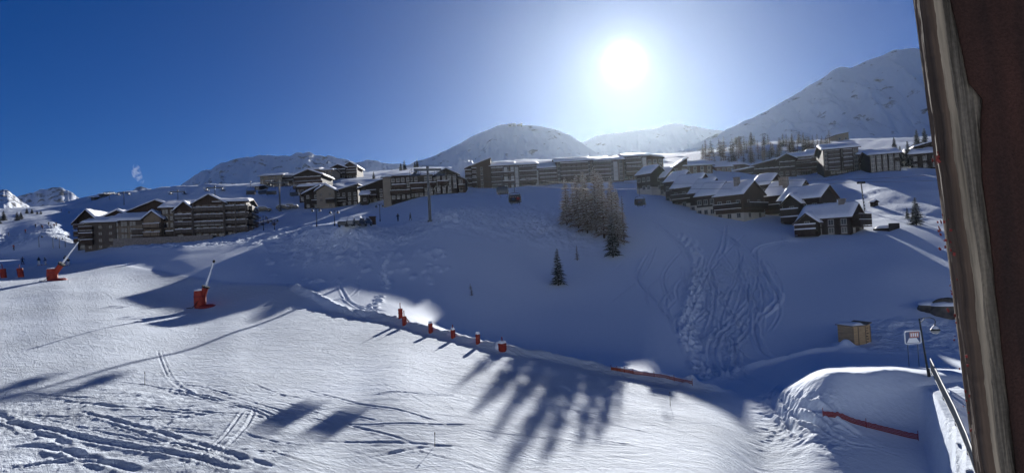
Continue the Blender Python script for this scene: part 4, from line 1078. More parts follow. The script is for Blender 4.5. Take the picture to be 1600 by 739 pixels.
def net_fence(pix, h, label, mat, name='safety_fence', posts=8, group=None, dip=.12, band=None):
    pts = [hit(*p)[0] for p in pix]
    root = tag(empty(name, pts[0]), label, 'safety net', group)
    o0 = np.array(pts[0]); q = np.array(pts) - o0
    # resample
    n = 60; t = np.linspace(0, len(q) - 1, n); ii = np.minimum(t.astype(int), len(q) - 2); f = (t - ii)[:, None]
    ln = q[ii] * (1 - f) + q[ii + 1] * f
    for i in range(n): ln[i, 2] = drop(ln[i, 0] + o0[0], ln[i, 1] + o0[1]) - o0[2]
    zs_ = np.convolve(np.pad(ln[:, 2], 6, 'edge'), np.ones(13) / 13, 'valid'); ln[:, 2] = np.maximum(zs_, ln[:, 2] - .12)
    c = MB(); r = random.Random(len(pix))
    lv = 4
    hh = [h * (1 - dip * abs(math.sin(i * .9)) - .08 * r.random()) for i in range(n)]
    for k in range(lv):
        for i in range(n - 1):
            a, b_ = ln[i] + (0, 0, .05 + hh[i] * k / (lv - 1)), ln[i + 1] + (0, 0, .05 + hh[i + 1] * k / (lv - 1))
            w_ = .022 if k in (0, lv - 1) else .010
            c.add([a - (0, .008, w_), b_ - (0, .008, w_), b_ + (0, -.008, w_), a + (0, -.008, w_), a - (0, -.008, w_), b_ - (0, -.008, w_), b_ + (0, .008, w_), a + (0, .008, w_)],
                  [(0, 1, 2, 3), (7, 6, 5, 4), (3, 2, 6, 7), (4, 5, 1, 0)])
    for i in range(n - 1):
        for u in (0, .25, .5, .75):
            p_ = ln[i] * (1 - u) + ln[i + 1] * u
            c.tube(p_ + (0, 0, .05), p_ + (0, 0, .05 + hh[i]), .009, .009, 3, cap=False)
    c.build('net', [mat], root)
    for i in np.linspace(0, n - 1, posts).astype(int):
        c = MB(); c.tube(ln[i] + (0, 0, -.4), ln[i] + (0, 0, h + .25), .025, .02, 6); c.build('stake', ['dark_red_pad'], root)
net_fence([(955, 578), (970, 581), (990, 584), (1040, 590), (1082, 602)], .24, 'low orange safety net running along the snow ridge at the piste edge', 'net_orange', posts=7)
net_fence([(1286, 650), (1330, 661), (1380, 674), (1435, 688)], .34, 'short sagging red safety net in the shaded hollow beside the terrace', 'net_red', posts=3)
simple('stake_wood', (0.05, 0.045, 0.04), .8)
for px, py, hp, lb in ((226, 601, 20, 'thin dark marker stake in the churned snow at the lower left'), (679, 697, 22, 'thin marker stake in the groomed snow near the bottom middle'), (1047, 634, 22, 'thin marker stake on the piste below the orange net'),
                       (348, 384, 9, 'short marker stake on the bank below the big residence')):
    loc, d = hit(px, py); c = MB(); c.tube((0, 0, -.3), (.05, 0, hp * d / FPX), .022, .016, 6).tube((.04, 0, hp * d / FPX - .12), (.05, 0, hp * d / FPX), .03, .03, 6)
    o = c.build('marker_stake', ['stake_wood']); o.location = loc; tag(o, lb, 'marker stake', 'marker stakes in the snow')
# ------------------------------------------------------------------ chairlift
simple('galvanised', (0.10, 0.11, 0.12), .5, metal=.5, noise=.12, scale=2)
simple('seat_dark', (0.045, 0.045, 0.05), .6)
simple('bubble', (0.05, 0.06, 0.075), .2, spec=.5)
def pylon(px, py, top_py, lean_px, label, arm=5.2, group='chairlift pylons', yaw=0.3):
    loc, d = hit(px, py); k = d / FPX; h = (py - top_py) * k
    root = tag(empty('lift_pylon', loc, yaw), label, 'lift pylon', group)
    c = MB(); c.tube((0, 0, -2.5), (0, 0, h), h * .030, h * .020, 14).tube((0, 0, -.4), (0, 0, .25), h * .05, h * .05, 14); c.build('mast', ['galvanised'], root)
    c = MB(); c.box(-arm / 2, arm / 2, -.2, .2, h - .1, h + .35).box(-arm / 2, arm / 2, -.45, -.4, h + .9, h + .95).box(-.25, .25, -.25, .25, h + .35, h + .8); c.build('crossarm', ['galvanised'], root)
    for s_ in (-1, 1):
        c = MB(); x = s_ * (arm / 2 - .25)
        c.box(x - .09, x + .09, -2.0, 2.0, h - .42, h - .2)
        for q in range(8): c.tube((x - .12, -1.75 + q * .5, h - .52), (x + .12, -1.75 + q * .5, h - .52), .22, .22, 10, 1)
        c.build('sheave_train', ['galvanised', 'black_rubber'], root)
        c = MB(); c.box(x - .9, x + .9, -1.5, 1.5, h - .95, h - .88).path([(x - .9, -1.5, h - .9), (x - .9, -1.5, h + .1), (x - .9, 1.5, h + .1), (x - .9, 1.5, h - .9)], .03, 5).path([(x + .9, -1.5, h - .9), (x + .9, -1.5, h + .1), (x + .9, 1.5, h + .1), (x + .9, 1.5, h - .9)], .03, 5)
        c.build('service_platform', ['galvanised'], root)
    c = MB()
    for q in range(int(h / .5)): c.box(-.22, .22, -h * .030 - .16, -h * .030 - .12, q * .5, q * .5 + .03)
    c.box(-.24, -.2, -h * .03 - .15, -h * .03 - .11, 0, h).box(.2, .24, -h * .03 - .15, -h * .03 - .11, 0, h); c.build('ladder', ['galvanised'], root)
    M4 = root.matrix_basis
    return np.array(loc) + (0, 0, h - .3), d
pA, dA = pylon(672, 346, 266, 0, 'tall grey lift pylon rising from the ploughed heap in front of the long block', 5.6)
pB, dB = pylon(438, 330, 286, 0, 'lift pylon with wide head in front of the upper blocks', 5.6)
def chair(px, py_seat, d, wpx, label, yaw, riders=False):
    """six-seat chair hanging from the rope: hanger, frame, seats, safety bar, bubble"""
    p = unproj([px], [py_seat], [d])[0]; k = d / FPX; w = wpx * k
    root = tag(empty('lift_chair', p, yaw), label, 'lift chair', 'chairs of the chairlift')
    H = w * 1.25
    c = MB(); c.path([(0, .25, H + .5), (0, .30, H), (0, .25, H * .62)], .05, 6); c.box(-.14, .14, -.05, .55, H + .42, H + .62); c.build('hanger', ['galvanised'], root)
    c = MB(); hw = w / 2
    c.path([(-hw, .25, 0), (-hw, .32, H * .35), (-hw * .8, .28, H * .58), (0, .25, H * .64), (hw * .8, .28, H * .58), (hw, .32, H * .35), (hw, .25, 0)], .045, 6)
    c.path([(-hw, .25, 0), (-hw, -.35, -.02)], .04, 6).path([(hw, .25, 0), (hw, -.35, -.02)], .04, 6); c.build('frame', ['galvanised'], root)
    c = MB()
    for q in range(6):
        x0 = -hw + .06 + (w - .12) * q / 6; x1 = x0 + (w - .12) / 6 - .03
        c.box(x0, x1, -.40, .12, -.06, .05).add([(x0, .10, .05), (x1, .10, .05), (x1, .28, .62), (x0, .28, .62), (x0, .18, .05), (x1, .18, .05), (x1, .36, .62), (x0, .36, .62)],
             [(0, 1, 2, 3), (7, 6, 5, 4), (0, 3, 7, 4), (1, 5, 6, 2), (3, 2, 6, 7), (0, 4, 5, 1)])
    c.build('seat', ['seat_dark'], root)
    c = MB(); c.path([(-hw * .95, -.4, .35), (hw * .95, -.4, .35)], .03, 6).path([(-hw * .7, -.4, .35), (-hw * .7, -.55, -.45), (-hw * .4, -.6, -.5)], .025, 5).path([(hw * .7, -.4, .35), (hw * .7, -.55, -.45), (hw * .4, -.6, -.5)], .025, 5).path([(-hw * .95, -.4, .35), (-hw * .95, .2, .55)], .025, 5).path([(hw * .95, -.4, .35), (hw * .95, .2, .55)], .025, 5)
    c.build('safety_bar', ['galvanised'], root)
    # raised bubble: a curved shell behind the backrest
    vs_, fs_ = [], []
    for j in range(7):
        a = -.2 + j * .28
        for s_ in (-1, 1): vs_.append((s_ * hw * .98, .42 + .35 * math.cos(a) - .2, .35 + .75 * math.sin(a)))
        for s_ in (-1, 1): vs_.append((s_ * hw * .98, .42 + .39 * math.cos(a) - .2, .35 + .79 * math.sin(a)))
    for j in range(6):
        b0 = j * 4; fs_ += [(b0, b0 + 1, b0 + 5, b0 + 4), (b0 + 2, b0 + 6, b0 + 7, b0 + 3), (b0, b0 + 4, b0 + 6, b0 + 2), (b0 + 1, b0 + 3, b0 + 7, b0 + 5)]
    fs_ += [(0, 2, 3, 1), (24, 25, 27, 26)]
    c = MB(); c.add(vs_, fs_); c.build('bubble_shell', ['bubble'], root)
    return p + np.array([0, 0, H + .5]), root, H
CH = [(786, 303, 104, 18, 'open chairlift chair hanging in front of the big slanted-wall block, the left one of two', 2.9, 0),
      (805, 316, 97, 19, 'chairlift chair carrying riders, just right of the open one', .1, 4),
      (957, 310, 140, 17, 'hazy empty chair hanging right of the grove top', 2.9, 0),
      (1001, 320, 124, 17, 'hazy chair with riders hanging over the ski tracks', .1, 3),
      (412, 303, 215, 17, 'dark chair left of the wide-headed pylon', 2.8, 0), (424, 304, 205, 15, 'dark chair close to the wide-headed pylon, on its left', .2, 0),
      (461, 306, 205, 16, 'dark chair hanging right of the wide-headed pylon', 2.8, 0),
      (392, 304, 190, 14, 'dark chair above the right end of the big residence', .2, 0)]
tops = []
for c_ in CH: tops.append(chair(*c_[:6])[:3] + (c_,))
simple('rope', (0.03, 0.03, 0.035), .6)
def rope(pts, label, r=.03, sag=.012):
    c = MB(); o0 = np.array(pts[0])
    for a, b_ in zip(pts[:-1], pts[1:]):
        a, b_ = np.array(a), np.array(b_); ln = np.linalg.norm(b_ - a); prev = a
        for i in range(1, 13):
            t = i / 12; q = a + (b_ - a) * t - np.array([0, 0, sag * ln * 4 * t * (1 - t)])
            c.tube(prev - o0, q - o0, r, r, 5, cap=False); prev = q
    o = c.build('lift_cable', ['rope']); o.location = o0; tag(o, label, 'cable', 'ropes of the chairlift')
ax = np.array([math.cos(.3), math.sin(.3), 0]) * 2.55
farL = unproj([-40], [330], [330])[0]
T = [t[0] for t in tops]
e1 = unproj([1335], [289], [118])[0]; e2 = unproj([1560], [276], [112])[0]
e3 = unproj([1200], [283], [128])[0]; e4 = unproj([1560], [266], [116])[0]
# pylon standing behind the nearest chalet
loc, d = hit(1352, 330); k = d / FPX
root = tag(empty('lift_pylon', loc, .2), 'thin dark mast with a small pulley head and snow clumps behind the nearest chalet', 'lift pylon')
hm_ = (330 - 287) * k
c = MB(); c.tube((0, 0, -1), (-.55, 0, hm_), .16, .10, 8); c.build('mast', ['dark_metal'], root)
c = MB(); c.box(-.55 - .9, -.55 + .9, -.12, .12, hm_, hm_ + .18)
for q in (-.7, -.25, .25, .7): c.tube((-.55 + q, -.15, hm_ + .28), (-.55 + q, .15, hm_ + .28), .2, .2, 10)
c.build('pulley_head', ['dark_metal'], root)
c = MB()
for q in range(6): c.lathe([(.12, hm_ * .12 * q), (.26 - .03 * q, hm_ * .12 * q + .15), (.08, hm_ * .12 * q + .35)], 8, (-.07 * q - .02, -.15, 0))
c.build('snow_clump', ['roof_snow'], root)
head = np.array(loc) + (-.5, 0, hm_ + .45)
rope([pB - ax, pA - ax, T[0], T[2], e3, e4], 'dark lift cable on the uphill side passing over the pylons and the right hand slope', .028)
rope([pB + ax, pA + ax, T[1], T[3], head, e2], 'dark lift cable on the downhill side running to the thin mast behind the nearest chalet', .028)
# small far lift on the left crest
for px, py, tp, lb in ((171, 312, 301, 'tiny T-shaped lift pylon on the left crest nearest the lift station'), (194, 320, 302, 'tiny T-shaped lift pylon above the roofs of the left residence'),
                       (278, 312, 300, 'T-shaped lift pylon above the middle roofs of the big residence'), (336, 306, 294, 'T-shaped lift pylon above the right roofs of the big residence')):
    pylon(px, py, tp, 0, lb, 6.0, 'far lift pylons on the left crest')

# ------------------------------------------------------------------ street lamps of the road on the bank
simple('lamp_dark', (0.03, 0.035, 0.04), .5, metal=.4)
simple('lamp_glass', (0.35, 0.36, 0.36), .2)
def street_lamp(px, py, top, label):
    loc, d = hit(px, py); k = d / FPX; h = (py - top) * k
    root = tag(empty('street_lamp', loc, .2), label, 'street lamp', 'two-headed lamps along the road')
    c = MB(); c.tube((0, 0, -.6), (0, 0, h), .085, .055, 8).tube((0, 0, 0), (0, 0, .5), .13, .11, 8); c.build('pole', ['lamp_dark'], root)
    for s_ in (-1, 1):
        c = MB(); c.path([(0, 0, h - .25), (s_ * .35, 0, h - .02), (s_ * .7, 0, h - .08), (s_ * .72, 0, h - .3)], .035, 6); c.build('arm', ['lamp_dark'], root)
        c = MB(); c.lathe([(.06, h - .28), (.30, h - .55), (.32, h - .62)], 10, (s_ * .72, 0, 0)).lathe([(.2, h - .63), (.12, h - .8)], 10, (s_ * .72, 0, 0), 1); c.build('lamp_head', ['lamp_dark', 'lamp_glass'], root)
for px, py, tp, lb in ((495, 354, 325, 'two-headed street lamp on the bank below the left end of the row'), (523, 353, 328, 'two-headed street lamp right of the first, beside the heap'),
                       (594, 346, 319, 'two-headed street lamp right of the parked cars'), (412, 360, 337, 'two-headed street lamp near the bushes'), (429, 359, 342, 'short two-headed street lamp right of the bushes'),
                       (262, 379, 355, 'two-headed street lamp in front of the big residence')):
    street_lamp(px, py, tp, lb)
for px, py, tp, lb in ((61, 386, 370, 'left one of the tall hooked lamps in the shade below the far piste'), (83, 388, 372, 'second hooked lamp in the shade below the far piste'), (93, 388, 373, 'third hooked lamp in the shade below the far piste'), (102, 386, 370, 'hooked lamp nearest the left residence')):
    loc, d = hit(px, py); k = d / FPX; h = (py - tp) * k
    root = tag(empty('street_lamp', loc), lb, 'street lamp', 'hooked lamps below the far piste')
    c = MB(); c.tube((0, 0, -.5), (0, 0, h), .08, .06, 8); c.path([(0, 0, h), (.25, 0, h + .35), (.6, 0, h + .4), (.85, 0, h + .15)], .04, 6); c.build('pole', ['lamp_dark'], root)
    c = MB(); c.lathe([(.06, h + .15), (.24, h - .1), (.2, h - .25)], 8, (.85, 0, 0)); c.build('lamp_head', ['lamp_dark'], root)

# ------------------------------------------------------------------ parked cars under snow
def car(px, py, label, col, yaw, group, d=None, snow=True):
    if d is None: loc, d = hit(px, py)
    else: loc = unproj([px], [py], [d])[0]
    mn = 'paint_' + col
    if mn not in M: simple(mn, {'dark': (.03, .035, .045), 'grey': (.18, .19, .2), 'black': (.012, .012, .014), 'blue': (.03, .05, .1)}[col], .3, spec=.5)
    root = tag(empty('parked_car', loc, yaw), label, 'car', group)
    side = [(-2.1, .35), (2.1, .35), (2.15, .7), (1.95, .86), (1.05, .95), (.45, 1.42), (-1.2, 1.45), (-1.85, .98), (-2.15, .9)]
    c = MB(); c.prism(side, -.85, .85, 'y'); o = c.build('body', [mn], root)
    bv = o.modifiers.new('bevel', 'BEVEL'); bv.width = .07; bv.segments = 2
    for y in (-.86, .86):
        c = MB(); c.prism([(.95, .93), (.42, 1.34), (-1.12, 1.36), (-1.6, .96)], y - .006, y + .006, 'y'); c.build('side_window', ['glass'], root)
    c = MB(); c.add([(1.08, -.72, .97), (1.08, .72, .97), (.52, .68, 1.40), (.52, -.68, 1.40), (1.06, -.72, .95), (1.06, .72, .95), (.5, .68, 1.38), (.5, -.68, 1.38)], [(0, 1, 2, 3), (4, 7, 6, 5), (0, 4, 5, 1), (1, 5, 6, 2), (2, 6, 7, 3), (3, 7, 4, 0)]); c.build('windscreen', ['glass'], root)
    for x in (-1.35, 1.35):
        for y in (-.8, .8):
            c = MB(); c.tube((x, y - .11, .32), (x, y + .11, .32), .32, .32, 14).tube((x, y - .125, .32), (x, y + .125, .32), .17, .17, 10, 1); c.build('wheel', ['black_rubber', 'steel'], root)
    for y in (-.6, .6):
        c = MB(); c.box(2.12, 2.17, y - .18, y + .18, .62, .76); c.build('headlight', ['lamp_glass'], root)
    if snow:
        V_, F_ = snow_sheet([(-2.05, .98), (-1.25, 1.47), (.45, 1.44), (1.05, 1.0), (2.0, .9)], -.86, .86, 'x' if False else 'y', .34, int(px), .3)
        sc = link('snow_cover', mesh_from('snow_cover', V_, F_, [M['roof_snow']], True), root)
g = 'snowed-in cars parked in the gap of the ploughed heaps'
for i, (px, py, cl) in enumerate(((541, 352, 'dark'), (551, 351, 'grey'), (561, 350.5, 'dark'), (570, 350, 'blue'))):
    car(px, py + 3, ('dark car under thick snow, leftmost in the gap', 'grey car under thick snow, second from the left in the gap', 'dark car under thick snow, third from the left in the gap', 'bluish car under thick snow, rightmost in the gap beside the brown bin')[i], cl, 1.45, g)
for px, py, cl, yw, lb in ((413, 331, 'black', .2, 'black car on the upper road left of the wide-headed pylon'), (443, 328, 'dark', .15, 'dark car parked right at the foot of the wide-headed pylon'), (455, 326.5, 'dark', .15, 'dark low car next along the road to the right of the pylon')):
    car(px, py, lb, cl, yw, 'cars on the upper road')
# brown waste container beside the cars
loc, d = hit(580, 351)
root = tag(empty('waste_bin', loc, .1), 'brown wooden container beside the snowed-in cars', 'container')
c = MB(); c.box(-.9, .9, -.6, .6, 0, 1.5)
for q in range(6): c.box(-.9 + q * .34, -.9 + q * .34 + .08, -.64, -.603, .05, 1.45)
c.build('body', ['brown_wood'], root)
c = MB(); c.box(-1, 1, -.7, .7, 1.503, 1.6); c.build('lid', ['fascia'], root)

# ------------------------------------------------------------------ plywood hut, right
loc, d = hit(1349, 538); k = d / FPX
simple('plywood', (0.50, 0.34, 0.18), .8, noise=.18, scale=1.1, bump=.004, stretch=(1, 1, 6))
root = tag(empty('plywood_hut', loc, .28), 'small pale plywood hut half buried in snow below the chalets', 'hut')
W_, H_ = 30 * k, 31 * k
c = MB(); c.prism([(-W_ * .62, -.8), (W_ * .5, -.8), (W_ * .5, H_ * 1.02), (W_ * .2, H_ * .92), (-W_ * .62, H_ * .93)], 0, 2.0, 'y')
c.build('wall', ['plywood'], root)
for x in (-.62, -.30, .16, .47):
    c = MB(); c.box(W_ * x + .01, W_ * x + .09, -.035, -.002, -.5, H_ * .9); c.build('batten', ['pale_timber'], root)
c = MB(); c.prism([(-W_ * .68, H_ * .94), (W_ * .2, H_ * .93), (W_ * .56, H_ * 1.05), (W_ * .56, H_ * 1.09), (W_ * .2, H_ * .97), (-W_ * .68, H_ * .98)], -.15, 2.2, 'y'); rf_ = c.build('roof', ['pale_timber'], root)
V_, F_ = snow_sheet([(-W_ * .66, H_ * .985), (W_ * .15, H_ * .975)], -.12, 2.1, 'y', .22, 3, .2); link('snow_cover', mesh_from('snow_cover', V_, F_, [M['roof_snow']], True), rf_)
c = MB()
for q in range(6): c.box(W_ * .5 + .002, W_ * .5 + .05, .15 + .05 * q, .35 + .05 * q, H_ * (.12 + .14 * q), H_ * (.12 + .14 * q) + .06)
for q in range(6): c.box(W_ * .2 + .1 * (q % 2), W_ * .2 + .22 + .1 * (q % 2), -.035, -.003, H_ * (.1 + .14 * q), H_ * (.1 + .14 * q) + .07)
c.build('hinge_plate', ['fascia'], root)

# ------------------------------------------------------------------ lamp, sign and railing by the terrace
loc, d = hit(1452, 588); k = d / FPX
root = tag(empty('street_lamp', loc, 0), 'slim black street lamp with curved arm and hanging lantern at the railing end', 'street lamp')
hL = 91 * k
c = MB(); c.tube((0, 0, -.5), (-.42, 0, hL), .075, .05, 10).tube((0, 0, 0), (-.05, 0, .55), .11, .10, 10); c.build('pole', ['lamp_dark'], root)
c = MB(); c.path([(-.42, 0, hL - .04), (-.1, 0, hL + .03), (.32, -.02, hL + .02), (.56, -.03, hL - .07), (.66, -.03, hL - .25), (.60, -.03, hL - .48)], .028, 8).path([(-.38, 0, hL - .32), (-.05, 0, hL)], .022, 6); c.build('arm', ['lamp_dark'], root)
c = MB(); c.lathe([(.05, hL - .48), (.10, hL - .55), (.30, hL - .80), (.32, hL - .86)], 12, (.60, -.03, 0)); lh = c.build('lamp_head', ['lamp_dark'], root)
c = MB(); c.lathe([(.24, hL - .861), (.28, hL - .98), (.16, hL - 1.1)], 12, (.60, -.03, 0)); c.build('lantern_glass', ['lamp_glass'], lh)
V_ = MB(); V_.lathe([(.26, hL - .74), (.16, hL - .6), (.05, hL - .52)], 10, (.55, -.1, 0)); V_.build('snow_cap', ['roof_snow'], lh)
# sign board with a white frame on a thin post
loc, d = hit(1424, 572); k = d / FPX
pc = unproj([1427], [527], [d])[0] - loc
simple('sign_white', (0.74, 0.76, 0.78), .5); simple('sign_red', (0.46, 0.20, 0.15), .6, noise=.3, scale=7); simple('sign_blue', (0.07, 0.10, 0.20), .6)
root = tag(empty('sign_board', loc, .05), 'white-framed sign board with a reddish panel standing left of the black street lamp', 'sign')
sw, shh = 13.5 * k, 10.5 * k; cz = pc[2]; cx = pc[0]
c = MB()
def rr(x0, x1, z0, z1, r_, n=5):
    o_ = []
    for (cx_, cz_, a0) in ((x1 - r_, z1 - r_, 0), (x0 + r_, z1 - r_, 90), (x0 + r_, z0 + r_, 180), (x1 - r_, z0 + r_, 270)):
        for i in range(n): a = R(a0 + 90 * i / (n - 1)); o_.append((cx_ + r_ * math.cos(a), cz_ + r_ * math.sin(a)))
    return o_
o1, o2 = rr(cx - sw, cx + sw, cz - shh, cz + shh, .18), rr(cx - sw + .07, cx + sw - .07, cz - shh + .07, cz + shh - .07, .13)
n_ = len(o1); vs_ = [(p[0], y, p[1]) for y in (-.03, .03) for p in o1] + [(p[0], y, p[1]) for y in (-.03, .03) for p in o2]
fs_ = []
for i in range(n_):
    j = (i + 1) % n_
    fs_ += [(i, j, 2 * n_ + j, 2 * n_ + i), (n_ + i, 3 * n_ + i, 3 * n_ + j, n_ + j), (i, n_ + i, n_ + j, j), (2 * n_ + i, 2 * n_ + j, 3 * n_ + j, 3 * n_ + i)]
c.add(vs_, fs_); c.build('frame', ['sign_white'], root)
c = MB(); c.prism(o2, .0, .02, 'y'); c.build('panel', ['sign_blue'], root)
c = MB(); c.box(cx - sw * .35, cx + sw * .75, -.012, -.002, cz - .02, cz + shh * .78); c.build('red_field', ['sign_red'], root)
c = MB(); c.prism([(cx - sw * .75, cz - shh * .80), (cx + sw * .8, cz - shh * .80), (cx + sw * .45, cz - shh * .1), (cx - sw * .45, cz - shh * .1)], -.012, -.002, 'y'); c.build('white_field', ['sign_white'], root)
c = MB()
for q in (-.25, 0, .25, .5): c.box(cx + sw * q, cx + sw * q + .10, -.016, -.0125, cz + shh * .12, cz + shh * .62)
c.build('lettering', ['sign_white'], root)
for s_ in (-.6, .6):
    c = MB(); c.tube((cx + sw * s_, .07, -.5), (cx + sw * s_, .07, cz - shh + .3), .03, .03, 6); c.build('leg', ['galvanised'], root)
# railing down the terrace edge
rail_px = [(1456, 590), (1474, 622), (1493, 660), (1512, 706), (1528, 748)]
rp = [np.array([q[0], q[1], drop(q[0], q[1])]) for q in (unproj([a], [b], [dd])[0] for (a, b), dd in zip(rail_px, (45.5, 41.0, 37.0, 33.3, 30.5)))]
root = tag(empty('terrace_railing', rp[0]), 'grey metal railing with upright bars along the snowy terrace edge beside the wooden post', 'railing')
o0 = rp[0]
simple('rail_grey', (0.16, 0.17, 0.18), .55, metal=.4)
c = MB(); c.path([tuple(p - o0 + (0, 0, 1.05)) for p in rp], .05, 8); c.path([tuple(p - o0 + (0, 0, .2)) for p in rp], .03, 6); c.build('handrail', ['rail_grey'], root)
c = MB()
for a, b_ in zip(rp[:-1], rp[1:]):
    n_ = int(np.linalg.norm(b_ - a) / .16)
    for i in range(n_):
        p = a + (b_ - a) * i / n_ - o0; c.tube(tuple(p + (0, 0, .2)), tuple(p + (0, 0, 1.03)), .016, .016, 4, cap=False)
c.build('bars', ['rail_grey'], root)
for a in rp:
    c = MB(); p = a - o0; c.tube(tuple(p + (0, 0, -.8)), tuple(p + (0, 0, 1.05)), .045, .045, 8); c.build('upright', ['rail_grey'], root)
# dark boulder and retaining wall showing through the snow by the post
simple('rock', (0.10, 0.09, 0.08), .9, noise=.4, scale=1.5, bump=.08)
for px, py, sx, sz, lb in ((1456, 484, 1.3, 1.0, 'dark rock outcrop under a snow cushion on the slope beside the post'), (1480, 490, 1.6, 1.5, 'larger dark rock under the snow cushion, right against the post')):
    loc, d = hit(px, py)
    bm = bmesh.new(); bmesh.ops.create_icosphere(bm, subdivisions=4, radius=1)
    for v in bm.verts:
        n_ = vnoise(np.array([v.co.x * 1.7 + px]), np.array([v.co.y * 1.7 + v.co.z * 2.3]), 4)[0]
        v.co = Vector((v.co.x * sx, v.co.y * 1.2, v.co.z * sz)) * (.75 + .5 * n_)
    me_ = bpy.data.meshes.new('rock'); bm.to_mesh(me_); bm.free(); me_.materials.append(M['rock'])
    root = link('rock', me_, None, loc); sb_ = bmesh.new(); bmesh.ops.create_uvsphere(sb_, u_segments=20, v_segments=12, radius=1)
    for v in sb_.verts: v.co = Vector((v.co.x * sx * 1.02, v.co.y * 1.2, max(v.co.z, -.1) * .45 + sz * .62))
    sm_ = bpy.data.meshes.new('snow_cushion'); sb_.to_mesh(sm_); sb_.free(); sm_.materials.append(M['roof_snow']); sm_.polygons.foreach_set('use_smooth', [True] * len(sm_.polygons)); link('snow_cushion', sm_, root); tag(root, lb, 'rock', 'rocks beside the post')
# low snowy deck of the nearest chalet
loc, d = hit(1385, 358)
root = tag(empty('timber_deck', loc, .7), 'low dark timber deck with snow on its rail right of the nearest chalet', 'deck')
c = MB(); c.box(-2.2, 2.2, -1.2, 1.2, -1.5, .15)
c.build('platform', ['dark_wood'], root)
c = MB(); c.box(-2.2, 2.2, -1.25, -1.17, .15, .9); c.build('rail', ['dark_wood'], root)
V_, F_ = snow_sheet([(-1.1, .155), (1.2, .155)], -2.2, 2.2, 'x', .5, 9, .4); link('snow_cover', mesh_from('snow_cover', V_, F_, [M['roof_snow']], True), root)
loc, d = hit(1366, 322)
root = tag(empty('small_hut', loc, .3), 'tiny dark hut with snow on its roof on the white bank right of the mast', 'hut')
c = MB(); c.box(-.55, .55, -.5, .5, -.5, .8); c.build('wall', ['dark_wood'], root)
c = MB(); c.prism([(-.8, .75), (0, 1.15), (.8, .75), (.8, .83), (0, 1.23), (-.8, .83)], -.7, .7, 'y'); rf_ = c.build('roof', ['fascia'], root)
V_, F_ = snow_sheet([(-.8, .83), (0, 1.23), (.8, .83)], -.7, .7, 'y', .2, 5, .15); link('snow_cover', mesh_from('snow_cover', V_, F_, [M['roof_snow']], True), rf_)
